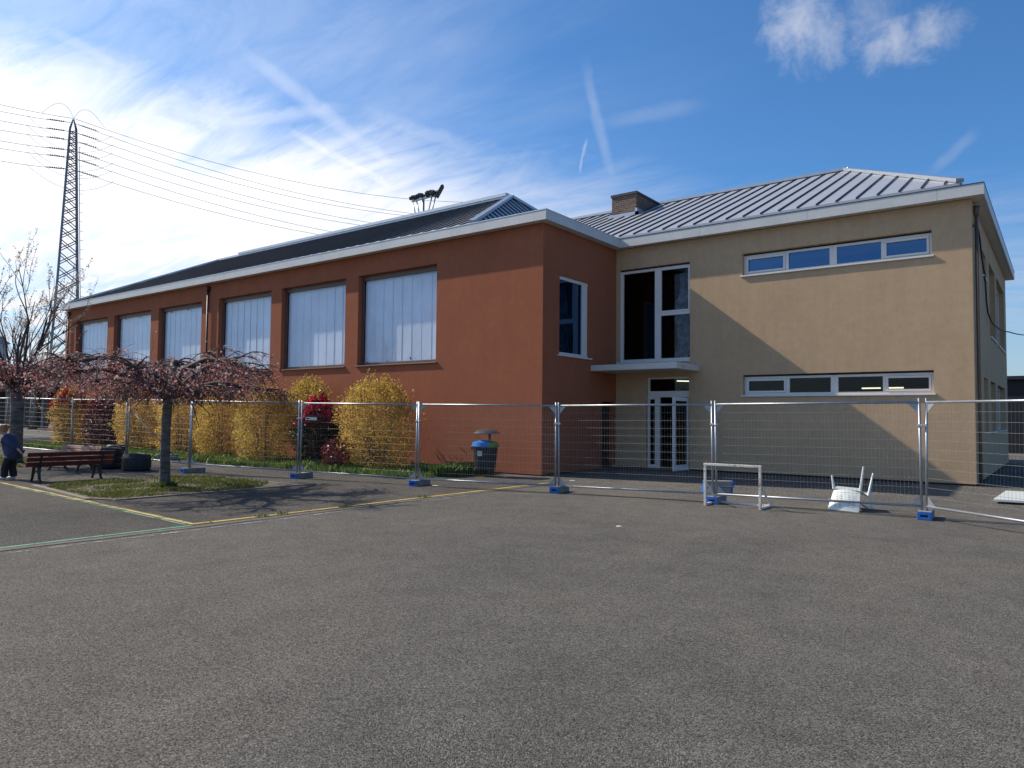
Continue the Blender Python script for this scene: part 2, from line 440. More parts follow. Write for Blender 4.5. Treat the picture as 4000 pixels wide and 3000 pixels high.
# ------------------------------------------------------------------ ground
def gz(x, y):
    t = min(1, max(0, (y - 15.5) / 5.1)); return .086 * t
xs = [-900, -300, -120, -60, -42, -30, -20, -11.4, -6, 0, 10, 30, 120, 500]
ys = [-300, -60, -10, 0, 5, 10, 15.5, 17.2, 18.9, 20.6, 25, 40, 80, 200, 900]
g = MB()
g.v = [(x, y, gz(x, y)) for y in ys for x in xs]
nx = len(xs)
g.f = [(j * nx + i, j * nx + i + 1, (j + 1) * nx + i + 1, (j + 1) * nx + i) for j in range(len(ys) - 1) for i in range(nx - 1)]
g.build('ground', M_ASPH, kind='structure')
# older asphalt of the strip with the trees, a sheet 4 mm proud
p = MB()
for x0, x1 in ((-60, -42), (-42, -30), (-30, -20), (-20, -9.93)):
    p.quad((x0, 6.12, .004), (x1, 6.12, .004), (x1, 15.5, .004), (x0, 15.5, .004))
p.quad((-20.0, -8, .004), (-9.93, -8, .004), (-9.93, 6.119, .004), (-20.0, 6.119, .004))
p.build('pavement', M_ASPH2, kind='structure')

def worn_paint(name, col, cover):
    m = bpy.data.materials.new(name); m.use_nodes = True; nt = NT(m); nt.n.clear()
    out = nt.new('ShaderNodeOutputMaterial'); bs = nt.new('ShaderNodeBsdfPrincipled', Roughness=.8); tr = nt.new('ShaderNodeBsdfTransparent')
    v = nt.new('ShaderNodeTexCoord').outputs['Object']
    a = nt.noise(38, 5, .7, v); b = nt.noise(3.2, 5, .6, v)
    f = nt.math('ADD', nt.math('MULTIPLY', a, .6), nt.math('MULTIPLY', b, .4))
    k = nt.ramp(f, [(cover, (0, 0, 0)), (cover + .05, (1, 1, 1))])
    c = nt.ramp(b, [(.3, tuple(x * .75 for x in col)), (.7, col)]); nt.link(c, bs.inputs['Base Color'])
    mx = nt.new('ShaderNodeMixShader'); nt.link(k, mx.inputs[0]); nt.link(tr.outputs[0], mx.inputs[1]); nt.link(bs.outputs[0], mx.inputs[2]); nt.link(mx.outputs[0], out.inputs[0])
    return m
def strip(name, pts, w, z, mat):
    b = MB(); n = len(pts); vs = []
    for i, q in enumerate(pts):
        a = Vector(pts[max(i - 1, 0)]); c = Vector(pts[min(i + 1, n - 1)]); d = (c - a).normalized(); s = Vector((-d.y, d.x)) * w / 2
        vs += [(q[0] + s.x, q[1] + s.y, z), (q[0] - s.x, q[1] - s.y, z)]
    b.add(vs, [(2 * i, 2 * i + 1, 2 * i + 3, 2 * i + 2) for i in range(n - 1)])
    return b.build(name, mat, kind='structure')
def wob(pts, n=14, a=.012):
    out = []
    for i in range(len(pts) - 1):
        for k in range(n):
            t = k / n; out.append((pts[i][0] * (1 - t) + pts[i + 1][0] * t + random.uniform(-a, a), pts[i][1] * (1 - t) + pts[i + 1][1] * t + random.uniform(-a, a)))
    out.append(pts[-1]); return out
strip('yellow_line', wob([(-19.6, 6.36), (-13.94, 6.02), (-10.19, 5.79)]), .085, .009, worn_paint('yellow_paint_a', (.50, .38, .10), .43))
strip('yellow_line', wob([(-10.22, 5.83), (-10.22, 15.0)]), .10, .0095, worn_paint('yellow_paint_b', (.52, .38, .07), .40))
strip('green_line', wob([(-18.0, 6.16), (-13.94, 5.93), (-10.25, 5.70)]), .05, .0085, worn_paint('green_paint_a', (.15, .36, .25), .47))
strip('green_line', wob([(-10.12, -2), (-10.12, 5.70)]), .085, .0085, worn_paint('green_paint_b', (.10, .32, .21), .42))
strip('white_line', wob([(-9.66, -4), (-9.70, 5.4), (-9.84, 12.2)]), .06, .008, worn_paint('white_paint', (.42, .45, .52), .50))
strip('kerb_edging', wob([(-9.95, -6), (-9.96, 5.6), (-10.08, 14.5)], 20, .02), .14, .0065, simple('edging_mat', (.115, .10, .082), .9, var=.35, scale=9, bump=.3))

# ------------------------------------------------------------------ grass
def grass(name, polys, n, hmin, hmax, mat, label, group=None):
    P = []
    for poly in polys:
        xs_ = [q[0] for q in poly]; ys_ = [q[1] for q in poly]
        need = int(n / len(polys)); c = 0
        while c < need:
            x = random.uniform(min(xs_), max(xs_)); y = random.uniform(min(ys_), max(ys_))
            ins = False; j = len(poly) - 1
            for i in range(len(poly)):
                if (poly[i][1] > y) != (poly[j][1] > y) and x < (poly[j][0] - poly[i][0]) * (y - poly[i][1]) / (poly[j][1] - poly[i][1]) + poly[i][0]: ins = not ins
                j = i
            if not ins: continue
            k = noise.noise(Vector((x * 1.1, y * 1.1, 3.0)))
            c += 1
            if k < -.22 and random.random() < .75: continue
            P.append((x, y, gz(x, y) + .012, 1 + .6 * k))
    P = np.array(P); m = len(P)
    a = rng.uniform(0, 2 * np.pi, m); h = rng.uniform(hmin, hmax, m) * P[:, 3]
    w = h * .13 + .004
    lean = rng.normal(0, .45, (m, 2)) * h[:, None]
    dx = np.cos(a) * w; dy = np.sin(a) * w
    B = P[:, :3]
    v0 = B + np.stack([-dx, -dy, 0 * h], 1); v1 = B + np.stack([dx, dy, 0 * h], 1)
    v2 = B + np.stack([dx * .35 + lean[:, 0], dy * .35 + lean[:, 1], h], 1); v3 = B + np.stack([-dx * .35 + lean[:, 0], -dy * .35 + lean[:, 1], h], 1)
    V = np.stack([v0, v1, v2, v3], 1).reshape(-1, 3)
    o = fast_mesh(name, V, np.arange(m * 4).reshape(m, 4), mat)
    return tag(o, label, 'grass', group, 'stuff')
M_GR1 = leaf_mat('grass_bright', [(.045, .080, .014), (.080, .135, .024), (.125, .185, .036), (.18, .23, .06)], .4)
M_GR2 = leaf_mat('grass_dry', [(.075, .085, .022), (.11, .125, .03), (.15, .17, .045), (.24, .22, .10)], .35)
M_SOIL = simple('soil', (.105, .083, .058), .95, var=.4, scale=7, bump=.6, bscale=30)
lawnA = [(-18.1, 6.62), (-14.75, 6.32), (-14.2, 6.55), (-14.12, 8.9), (-14.3, 9.7), (-15.0, 10.35), (-18.1, 10.35)]
lawnA_s = [(-18.15, 6.55), (-14.6, 6.2), (-14.1, 6.4), (-14.1, 10.4), (-18.15, 10.42)]
lawnC = [(-33.5, 8.4), (-24.4, 8.3), (-24.4, 10.2), (-33.5, 9.6)]
lawnB = [(-42.1, 13.5), (-30, 13.2), (-20.9, 13.1), (-18.9, 13.5), (-17.3, 13.35), (-13.66, 13.2), (-13.3, 14.3), (-13.6, 15.3), (-13.0, 16.35), (-42.1, 16.35)]
for poly in (lawnA_s, lawnC, lawnB):
    MB().prism(poly, -.02, .012 if poly is not lawnA_s else .02).build('soil_bed', M_SOIL, kind='structure')
grass('lawn_grass', [lawnA], 16000, .02, .065, M_GR2, 'patchy dry lawn square around the weeping cherry trunk')
grass('lawn_grass', [lawnC], 9000, .03, .08, M_GR2, 'grass patch behind the bending child at the left edge')
grass('verge_grass', [lawnB], 30000, .06, .19, M_GR1, 'lush green grass strip below the shrubs along the red hall wall')
grass('grass_tuft', [[(-15.95, 8.0), (-15.5, 8.0), (-15.5, 8.42), (-15.95, 8.42)]], 420, .06, .17, M_GR1, 'small tuft of longer grass round the foot of the weeping cherry')
# taller tuft at the right end of the verge
grass('grass_tuft', [[(-14.2, 14.5), (-13.2, 14.5), (-12.95, 16.3), (-14.4, 16.3)]], 4500, .14, .30, M_GR1, 'tall bright grass tuft beside the litter bin against the red wall')
M_KERBC = simple('kerb_concrete', (.20, .17, .135), .9, var=.25, scale=8, bump=.4)
k = MB(); k.box((-18.25, 6.43, 0), (-14.05, 6.37 + .12, .03)); 
kb = MB()
for a, b in (((-18.2, 6.56), (-14.55, 6.16)), ((-14.06, 6.4), (-14.06, 10.4)), ((-18.2, 10.46), (-14.0, 10.46)), ((-14.0, 10.5), (-14.0, 10.9))):
    kb.bar((*a, .006), (*b, .006), .09, .045)
kb.build('kerb', M_KERBC, kind='structure')
# weeds growing in the joint beside the yellow line
wp = []
for cy_, nn in ((6.9, 40), (8.55, 120), (7.25, 30), (10.6, 30), (6.0, 30)):
    wp.append([(-10.28, cy_ - .1), (-10.08, cy_ - .1), (-10.08, cy_ + .12), (-10.28, cy_ + .12)])
grass('weeds', wp, 260, .015, .04, M_GR2, 'small grass weeds rooted in the joint along the yellow line')

# ------------------------------------------------------------------ building helpers
def wall_grid(mb, axis, c, a0, a1, z0, z1, holes, depth, sign):
    """outer wall face in plane axis=c with rectangular holes and reveals of given depth (sign = inward direction)"""
    A = sorted({a0, a1, *[h[0] for h in holes], *[h[1] for h in holes]}); Z = sorted({z0, z1, *[h[2] for h in holes], *[h[3] for h in holes]})
    P = (lambda a, z, d: (a, c + sign * d, z)) if axis == 'y' else (lambda a, z, d: (c + sign * d, a, z))
    for i in range(len(A) - 1):
        for j in range(len(Z) - 1):
            ca, cz = (A[i] + A[i + 1]) / 2, (Z[j] + Z[j + 1]) / 2
            if any(h[0] < ca < h[1] and h[2] < cz < h[3] for h in holes): continue
            for d in (0, depth):
                mb.quad(P(A[i], Z[j], d), P(A[i + 1], Z[j], d), P(A[i + 1], Z[j + 1], d), P(A[i], Z[j + 1], d))
    for h in holes:
        q = [(h[0], h[2]), (h[1], h[2]), (h[1], h[3]), (h[0], h[3])]
        for i in range(4):
            a, b = q[i], q[(i + 1) % 4]
            mb.quad(P(*a, 0), P(*b, 0), P(*b, depth), P(*a, depth))
    # closing edges
    q = [(a0, z0), (a1, z0), (a1, z1), (a0, z1)]
    for i in range(4):
        a, b = q[i], q[(i + 1) % 4]
        mb.quad(P(*a, 0), P(*b, 0), P(*b, depth), P(*a, depth))

def no_recalc_build(mb, name, mat, parent):
    return mb.build(name, mat, parent)

def rect_frame(mb, axis, c, a0, a1, z0, z1, w, d):
    """rectangular frame bars (butted), c = front plane, extends d inward (+)"""
    def bx(p0, p1, q0, q1):
        if axis == 'y': mb.box((p0, c, q0), (p1, c + d, q1))
        else: mb.box((c - d if d > 0 else c, p0, q0), (c if d > 0 else c - d, p1, q1))
    bx(a0, a1, z0, z0 + w); bx(a0, a1, z1 - w, z1); bx(a0, a0 + w, z0 + w, z1 - w); bx(a1 - w, a1, z0 + w, z1 - w)

# ================================================================== RED HALL
YR, YB, XL, XC, XR = 16.47, 20.6, -42.2, -11.43, -1.705
ZS, ZF = 7.02, 7.29
hall = thing('sports_hall', 'rust red rendered hall with six large blind-covered windows under a dark seamed roof', 'building', (-27, 23, 0))
WX = [(-19.05, -15.43), (-23.34, -19.71), (-27.60, -24.00), (-32.48, -28.90), (-36.76, -33.18), (-40.98, -37.44)]
WZ = (3.30, 6.36)
wm = MB()
wall_grid(wm, 'y', YR, XL, XC, .05, ZS, [(a, b, *WZ) for a, b in WX], .30, 1)
wall_grid(wm, 'x', XC, YR + .301, YB - .001, .07, ZS, [(17.30, 18.95, 3.42, 5.70), (19.73, 20.50, .09, 2.13)], .30, -1)
wall_grid(wm, 'x', XL, YR + .301, 30.4, .0, ZS, [], .30, 1)
wall_grid(wm, 'y', 30.4, XL, XC - 4, .0, ZS, [], .30, 1)
wall_grid(wm, 'x', XC - 4.0, YB + .3, 30.39, .0, ZS, [], .30, -1)
wm.build('wall', M_RED, hall)
pm = MB(); pm.box((XL + .05, YR + .03, -.05), (XC - .03, YR + .2, .075)); pm.box((XC - .2, YR + .2, -.05), (XC - .03, YB, .13)); pm.build('gap_shade', M_DARKIN, hall)  # near-black strip stands in for the shaded gap under the wall
ins = MB()
ins.quad((XL + .31, YR + 2.2, .0), (XC - .31, YR + 2.2, 0), (XC - .31, YR + 2.2, ZS), (XL + .31, YR + 2.2, ZS))
ins.quad((XL + .31, YR + .31, .03), (XC - .31, YR + .31, .03), (XC - .31, YR + 2.2, .03), (XL + .31, YR + 2.2, .03))
ins.build('interior', M_DARKIN, hall)
M_BLIND = None
def blind_mat():
    m, nt, bs, out = mat_base('blind_fabric')
    v = nt.new('ShaderNodeTexCoord').outputs['Object']; g = nt.new('ShaderNodeNewGeometry').outputs['Random Per Island']
    c = nt.ramp(g, [(0, (.78, .83, .90)), (.5, (.82, .86, .92)), (1, (.86, .89, .94))])
    f = nt.noise(.8, 4, .6, v); c = nt.mix(1, c, nt.ramp(f, [(.3, (.88,) * 3), (.7, (1.05,) * 3)]), 'MULTIPLY')
    nt.link(c, bs.inputs['Base Color']); bs.inputs['Roughness'].default_value = .75
    return m
M_BLIND = blind_mat()
M_BRIGHTJ = simple('pale_edge', (.78, .77, .75), .5, var=.03)
for wi, (a, b) in enumerate(WX):
    f = MB(); y0 = YR + .175
    f.box((a, y0, WZ[1] - .16), (b, y0 + .09, WZ[1])); f.box((a, y0, WZ[0]), (b, y0 + .09, WZ[0] + .10))
    f.box((a, y0, WZ[0] + .10), (a + .045, y0 + .09, WZ[1] - .16))
    wo = f.build('window', M_BROWNF, hall, bevel=.004)
    MB().box((b - .035, y0 - .003, WZ[0] + .10), (b - .001, y0 + .09, WZ[1] - .16)).build('jamb', M_BRIGHTJ, wo)
    MB().quad((a + .045, y0 + .035, WZ[0] + .10), (b - .035, y0 + .035, WZ[0] + .10), (b - .035, y0 + .035, WZ[1] - .16), (a + .045, y0 + .035, WZ[1] - .16)).build('pane', M_GLASS_G, wo)
    bl = MB(); n = 8; wd = (b - a - .09) / n
    r2 = random.Random(wi + 3)
    # vertical slats: hung in a row, each turned a few degrees; some end short over a second lower row
    cut = (None, None, 3.9, None, 5.55, 5.9)[wi]
    for i in range(n):
        x = a + .05 + wd * (i + .5); an = r2.uniform(.012, .04); hw = wd * .515
        dx, dy = math.cos(an) * hw, math.sin(an) * hw
        zt = WZ[1] - .10
        yy = y0 + .125
        bl.quad((x - dx, yy + dy, WZ[0] + .05), (x + dx, yy - dy, WZ[0] + .05), (x + dx, yy - dy, zt), (x - dx, yy + dy, zt))
    bl.build('blind', M_BLIND, wo)
    s = MB(); s.box((a - .06, YR - .055, WZ[0] - .035), (b + .06, YR + .175, WZ[0] - .002))
    s.build('sill', simple('brown_sill', (.20, .105, .075), .45, var=.1), wo, bevel=.004)
    if wi in (0, 4, 5, 3):
        if wi == 0:
            for tx in (-18.82, -17.85): MB().box((tx, y0 + .030, WZ[0] + .10), (tx + .1, y0 + .0345, WZ[0] + .135)).build('tape', simple('blue_tape', (.02, .07, .42), .6), wo)
            MB().bar((-16.72, y0 + .031, WZ[0] + .14), (-16.74, y0 + .031, WZ[0] + .22), .05, .006).build('tape', simple('blue_tape', (.02, .07, .42), .6), wo)
        else:
            for k2 in range(2): MB().box((a + .8 + k2 * 1.4, y0 - .02, WZ[1] - .26), (a + .84 + k2 * 1.4, y0 - .003, WZ[1] - .161)).build('bracket', M_SEAM, wo)
# return window
f = MB(); x0 = XC - .06
def fbox_x(mb, y0, y1, z0, z1, xo, d): mb.box((xo - d, y0, z0), (xo, y1, z1))
fbox_x(f, 17.30, 18.95, 3.42, 3.50, x0, .08); fbox_x(f, 17.30, 18.95, 5.60, 5.70, x0, .08); fbox_x(f, 17.30, 17.37, 3.50, 5.60, x0, .08); fbox_x(f, 18.72, 18.95, 3.50, 5.60, x0 - .02, .06)
fbox_x(f, 18.62, 18.719, 3.50, 5.60, x0, .08)
wo = f.build('window', M_WHITEF, hall, bevel=.004)
fp = MB(); fp.quad((x0 - .03, 17.37, 3.50), (x0 - .03, 18.62, 3.50), (x0 - .03, 18.62, 5.60), (x0 - .03, 17.37, 5.60)); fp.build('pane', M_GLASS_UP, wo)
sm = MB(); sm.box((XC - .06, 17.20, 3.375), (XC + .07, 19.03, 3.415)); sm.build('sill', M_SILL, wo, bevel=.004)
# dark door niche in the return wall
dn = MB(); dn.box((XC - .26, 19.73, .09), (XC - .20, 20.50, 2.13))
dn.build('door', simple('dark_red_door', (.05, .022, .018), .6), hall)
# downpipes on the long wall
def downpipe(x, y, z0, z1, par, mat, brk, ax='y'):
    d = MB(); d.tube([(x, y, z0), (x, y, z1 - .28)], .042, 10); d.lathe([(.05, 0), (.085, .1), (.095, .22)], (x, y, z1 - .3), 12)
    o = d.build('downpipe', mat, par, smooth=True)
    for z in np.arange(z0 + 1.0, z1 - .5, 1.2):
        if brk: MB().lathe([(.047, -.02), (.05, 0), (.047, .02)], (x, y, z), 10, True).build('clip', brk, o)
    return o
M_PIPE = simple('dark_pipe', (.028, .018, .016), .5)
M_CLIP = simple('bright_clip', (.6, .6, .58), .3, .7)
downpipe(-28.32, YR - .075, .02, ZS - .02, hall, M_PIPE, M_CLIP)
downpipe(-41.75, YR - .075, .02, ZS - .02, hall, simple('brown_pipe', (.10, .045, .032), .5), None)

def fascia_mat():
    m, nt, bs, out = mat_base('fascia_panel')
    v = nt.new('ShaderNodeTexCoord').outputs['Object']
    s = nt.new('ShaderNodeSeparateXYZ'); nt.link(v, s.inputs[0])
    jx = nt.math('LESS_THAN', nt.math('FRACT', nt.math('DIVIDE', nt.math('ADD', s.outputs[0], 60.35), 3.05)), .0045)
    jy = nt.math('LESS_THAN', nt.math('FRACT', nt.math('DIVIDE', nt.math('ADD', s.outputs[1], .35), 3.05)), .0045)
    j = nt.math('MAXIMUM', jx, jy)
    f = nt.noise(2.0, 5, .6, v); f2 = nt.noise(16, 5, .7, v)
    c = nt.ramp(f, [(.3, (.54, .545, .54)), (.7, (.62, .625, .615))]); c = nt.mix(1, c, nt.ramp(f2, [(.3, (.95,) * 3), (.7, (1.03,) * 3)]), 'MULTIPLY')
    c = nt.mix(nt.math('MULTIPLY', j, .55), c, (.2, .2, .2))
    nt.link(c, bs.inputs['Base Color']); bs.inputs['Roughness'].default_value = .45
    return m
M_FASC = fascia_mat()
M_SOFF = simple('soffit', (.58, .55, .50), .7, var=.05)
OX, OY = .28, .29
FXL, FXC, FXR = XL - .14, XC + OX, XR + OX
FYR, FYB, FYE = YR - OY, YB - OY, 33.1 + .3
fa = MB()
T = .03
fa.box((FXL, FYR, ZS), (FXC, FYR + T, ZF)); fa.box((FXC - T, FYR + T, ZS), (FXC, FYB + T, ZF)); fa.box((FXL, FYR + T, ZS), (FXL + T, 30.8, ZF))
fa.build('fascia', M_FASC, hall)
so_ = MB(); so_.quad((FXL + T, FYR + T, ZS + .012), (FXC - T, FYR + T, ZS + .012), (FXC - T, YR + .02, ZS + .012), (FXL + T, YR + .02, ZS + .012))
so_.quad((XC - .02, YR + .02, ZS + .012), (FXC - T, YR + .02, ZS + .012), (FXC - T, FYB + T, ZS + .012), (XC - .02, FYB + T, ZS + .012))
so_.quad((FXL + T, YR + .02, ZS + .012), (XL + .02, YR + .02, ZS + .012), (XL + .02, 30.8, ZS + .012), (FXL + T, 30.8, ZS + .012))
so_.build('soffit', M_SOFF, hall)
dk = MB(); dk.box((FXL + T, FYR + T, ZS + .02), (FXC - T, 30.8, ZF - .055)); dk.build('roof_deck', M_SEAM, hall)
# cap trim on the fascia
ct = MB(); ct.box((FXL - .008, FYR - .01, ZF), (FXC + .01, FYR + .09, ZF + .022)); ct.box((FXC - .09, FYR + .09, ZF), (FXC + .01, FYB + .1, ZF + .022)); ct.box((FXL - .008, FYR + .09, ZF), (FXL + .09, 30.8, ZF + .022))
ct.build('trim', simple('trim_metal', (.50, .53, .58), .4, .6), hall)

def hip_roof(par, xl, xr, yf, yb, ze, rl, rr_, zr, sp, name='roof', h=.042):
    """rl, rr_ = ridge end points x; ridge at mid y"""
    ym = (yf + yb) / 2; A = Vector((xl, yf, ze)); B = Vector((xr, yf, ze)); C_ = Vector((xr, yb, ze)); Dd = Vector((xl, yb, ze)); R0 = Vector((rl, ym, zr)); R1 = Vector((rr_, ym, zr))
    pl = MB(); pl.add([A, B, C_, Dd, R0, R1], [(0, 1, 5, 4), (1, 2, 5), (2, 3, 4, 5), (3, 0, 4)])
    # eave edge drop
    for p_, q_ in ((A, B), (B, C_), (C_, Dd), (Dd, A)):
        pl.quad(p_, q_, q_ - Vector((0, 0, .10)), p_ - Vector((0, 0, .10)))
    ro = pl.build(name, M_METAL, par)
    se = MB(); wd = .022
    nf = (R0 - A).cross(B - A).normalized(); nf = nf if nf.z > 0 else -nf
    def seam(p_, q_, n):
        if (q_ - p_).length < .15: return
        se.bar(p_ + n * h / 2, q_ + n * h / 2, wd, h, n)
    x = xl + sp * .5
    while x < xr:
        for yy0, sgn in ((yf, 1), (yb, -1)):
            n = Vector((0, -sgn * (zr - ze), abs(ym - yf))).normalized()
            if x < rl: t = (x - xl) / (rl - xl)
            elif x > rr_: t = (xr - x) / (xr - rr_)
            else: t = 1
            seam(Vector((x, yy0, ze)), Vector((x, yy0 + sgn * abs(ym - yf) * t, ze + (zr - ze) * t)), n)
        x += sp
    y = yf + sp * .5
    while y < yb:
        t = 1 - abs(y - ym) / (ym - yf)
        seam(Vector((xr, y, ze)), Vector((xr + (rr_ - xr) * t, y, ze + (zr - ze) * t)), Vector((zr - ze, 0, xr - rr_)).normalized())
        seam(Vector((xl, y, ze)), Vector((xl + (rl - xl) * t, y, ze + (zr - ze) * t)), Vector((-(zr - ze), 0, rl - xl)).normalized())
        y += sp
    se.build('seam', M_SEAM, ro)
    cp = MB()
    for p_, q_ in ((R0, R1), (A, R0), (B, R1), (C_, R1), (Dd, R0)):
        cp.bar(p_ + Vector((0, 0, .05)), q_ + Vector((0, 0, .05)), .18, .10)
    cp.build('ridge_cap', M_CAP, ro)
    return ro
hip_roof(hall, -41.7, -13.95, 16.36, 30.1, 7.36, -39.07, -17.73, 10.52, .5, h=.038)
rc = MB(); rc.box((-36.9, 23.1, 10.60), (-17.9, 23.35, 10.72)); rc.build('ridge_vent', M_CAP, hall)

# ================================================================== BEIGE BLOCK
blk = thing('classroom_block', 'beige rendered two-storey block with ribbon windows, brick chimney and pale seamed roof', 'building', (-6, 26, 0.086))
bw = MB()
H_HALLW = (-11.32, -8.92, 3.40, 6.36); H_UP = (-7.32, -2.555, 5.755, 6.39); H_LO = (-7.32, -2.555, 2.315, 2.89); H_DOOR = (-10.36, -8.95, .136, 2.90)
wall_grid(bw, 'y', YB, XC + .001, XR, .135, ZS, [H_HALLW, H_UP, H_LO, H_DOOR], .28, 1)
RW = [(23.25, 24.5, 5.6, 6.28), (25.45, 27.75, 4.14, 6.34), (28.45, 32.1, 4.14, 6.36), (23.15, 24.45, 1.35, 2.82), (25.45, 27.3, 1.35, 2.82), (28.1, 31.8, 1.35, 2.82)]
wall_grid(bw, 'x', XR, YB + .281, 33.1, .135, ZS, RW, .28, -1)
wall_grid(bw, 'y', 33.1, -18, XR - .281, .02, ZS, [], .28, -1)
wall_grid(bw, 'x', -18, YB + .3, 32.8, .02, ZS, [], .28, 1)
bw.build('wall', M_BEIGE, blk)
pm = MB(); pm.box((XC, YB + .03, 0), (-10.37, YB + .2, .16)); pm.box((-8.94, YB + .03, 0), (XR - .03, YB + .2, .16)); pm.box((XR - .2, YB + .2, 0), (XR - .03, 33, .16)); pm.build('gap_shade', M_DARKIN, blk)  # wall-foot gap again: its shade is painted as a near-black strip
inn = MB()
inn.box((-15.2, YB + .30, 3.02), (XR - .29, 32.7, 3.30))            # first floor slab
inn.quad((-15.2, YB + .3, .09), (XR - .29, YB + .3, .09), (XR - .29, 32.7, .09), (-15.2, 32.7, .09))
inn.quad((-15.2, 26.5, .09), (XR - .29, 26.5, .09), (XR - .29, 26.5, 7.0), (-15.2, 26.5, 7.0))
inn.quad((-8.2, YB + .3, .09), (-8.2, 26.5, .09), (-8.2, 26.5, 7.0), (-8.2, YB + .3, 7.0))
inn.quad((-15.2, YB + .3, .09), (-15.2, 26.5, .09), (-15.2, 26.5, 7.0), (-15.2, YB + .3, 7.0))
inn.build('interior', M_DARKIN, blk)
# ribbon windows
def ribbon(z0, z1, glass, y):
    f = MB(); a0, a1 = -7.32, -2.555; w = .065
    zt = z1 - .05
    f.box((a0 + .002, y, z0 + .002), (a1 - .002, y + .08, z0 + w)); f.box((a0 + .002, y, zt - w), (a1 - .002, y + .08, zt))
    f.box((a0 + .002, y, z0 + w), (a0 + .07, y + .08, zt - w)); f.box((a1 - .07, y, z0 + w), (a1 - .002, y + .08, zt - w))
    mulls = [(-6.15, -6.06), (-4.985, -4.80), (-3.72, -3.65)]
    for m0, m1 in mulls: f.box((m0, y, z0 + w), (m1, y + .08, zt - w))
    # opening sashes in the outer lights, 20 mm proud
    for s0, s1 in ((a0 + .07, -6.15), (-3.65, a1 - .07)):
        rect_frame(f, 'y', y - .018, s0 + .004, s1 - .004, z0 + w + .004, zt - w - .004, .052, .07)
    wo = f.build('window', M_WHITEF, blk, bevel=.004)
    p = MB()
    for s0, s1 in ((a0 + .126, -6.206), (-6.06, -4.985), (-4.80, -3.72), (-3.594, a1 - .126)):
        p.quad((s0 - .02, y + .045, z0 + w - .01), (s1 + .02, y + .045, z0 + w - .01), (s1 + .02, y + .045, zt - w + .01), (s0 - .02, y + .045, zt - w + .01))
    p.build('pane', glass, wo)
    sh = MB(); sh.box((a0 + .002, y + .02, zt + .001), (-4.99, y + .075, z1 - .001)); sh.box((-4.79, y + .02, zt + .001), (a1 - .002, y + .075, z1 - .001)); sh.build('shutter_slot', M_BLACK, wo)
    s = MB(); s.box((a0 - .05, YB - .05, z0 - .045), (a1 + .04, YB + .12, z0 - .002)); s.build('sill', M_SILL, wo, bevel=.005)
ribbon(H_UP[2], H_UP[3], M_GLASS_UP, YB + .13)
ribbon(H_LO[2], H_LO[3], M_GLASS, YB + .13)
# tall hall window
f = MB(); y = YB + .09; a0, a1, z0, z1 = H_HALLW; w = .08
zt = z1 - .05
f.box((a0 + .002, y, z0 + .002), (a1 - .002, y + .08, z0 + w)); f.box((a0 + .002, y, zt - w), (a1 - .002, y + .08, zt)); f.box((a0 + .002, y, z0 + w), (a0 + .10, y + .08, zt - w)); f.box((a1 - .035, y, z0 + w), (a1 - .002, y + .08, zt - w))
f.box((-10.12, y, z0 + w), (-9.92, y + .08, zt - w)); f.box((-9.92, y, 4.80), (a1 - .035, y + .08, 4.94))
rect_frame(f, 'y', y - .015, -9.945, a1 - .04, 4.90, zt - .05, .05, .06)
wo = f.build('window', M_WHITEF, blk, bevel=.004)
p = MB()
for s in ((a0 + .09, -10.11, z0 + w - .01, zt - w + .01), (-9.93, a1 - .03, 4.93, zt - w + .01), (-9.93, a1 - .03, z0 + w - .01, 4.81)):
    p.quad((s[0], y + .045, s[2]), (s[1], y + .045, s[2]), (s[1], y + .045, s[3]), (s[0], y + .045, s[3]))
p.build('pane', M_GLASS, wo)
s = MB(); s.box((a0 - .08, YB - .05, z0 - .05), (a1 - .002, YB + .08, z0 - .002)); s.build('sill', M_SILL, wo, bevel=.005)
sh = MB(); sh.box((a0 + .002, y + .02, zt + .001), (-10.03, y + .07, z1 - .001)); sh.box((-10.0, y + .02, zt + .001), (a1 - .002, y + .07, z1 - .001)); sh.build('shutter_slot', M_BLACK, wo)
# crumpled plastic sheet hanging inside the hall window
sheet = thing('plastic_sheet', 'crumpled bluish plastic sheet hanging inside the tall window', 'plastic sheet', (-9.3, YB + .45, 3.5))
n_, m_ = 34, 90; V = []; F = []
for j in range(m_ + 1):
    z = 3.48 + 2.66 * j / m_; tt = j / m_
    xa = -9.62 + .17 * tt + .05 * math.sin(tt * 9) + .05 * noise.noise(Vector((z * 1.3, 0, 2)));
    xb = -9.00 - .17 * max(0, .45 - tt) / .45 + .02 * math.sin(tt * 7)
    for i in range(n_ + 1):
        x = xa + (xb - xa) * i / n_
        yy = YB + .44 + .07 * noise.noise(Vector((x * 9, z * 2.2, 1))) + .05 * noise.noise(Vector((x * 22, z * 9, 5))) + .03 * math.sin(x * 40 + z * 3)
        V.append((x, yy, z))
for j in range(m_):
    for i in range(n_):
        F.append((j * (n_ + 1) + i, j * (n_ + 1) + i + 1, (j + 1) * (n_ + 1) + i + 1, (j + 1) * (n_ + 1) + i))
sb = MB(); sb.v = V; sb.f = F
mp_, ntp, bsp, outp = mat_base('plastic_film')
cc = ntp.ramp(ntp.noise(5, 6, .7, ntp.new('ShaderNodeTexCoord').outputs['Object']), [(.35, (.05, .07, .11)), (.65, (.55, .66, .85))])
ntp.link(cc, bsp.inputs['Base Color']); bsp.inputs['Roughness'].default_value = .18
sb.build('film', mp_, sheet, smooth=True)
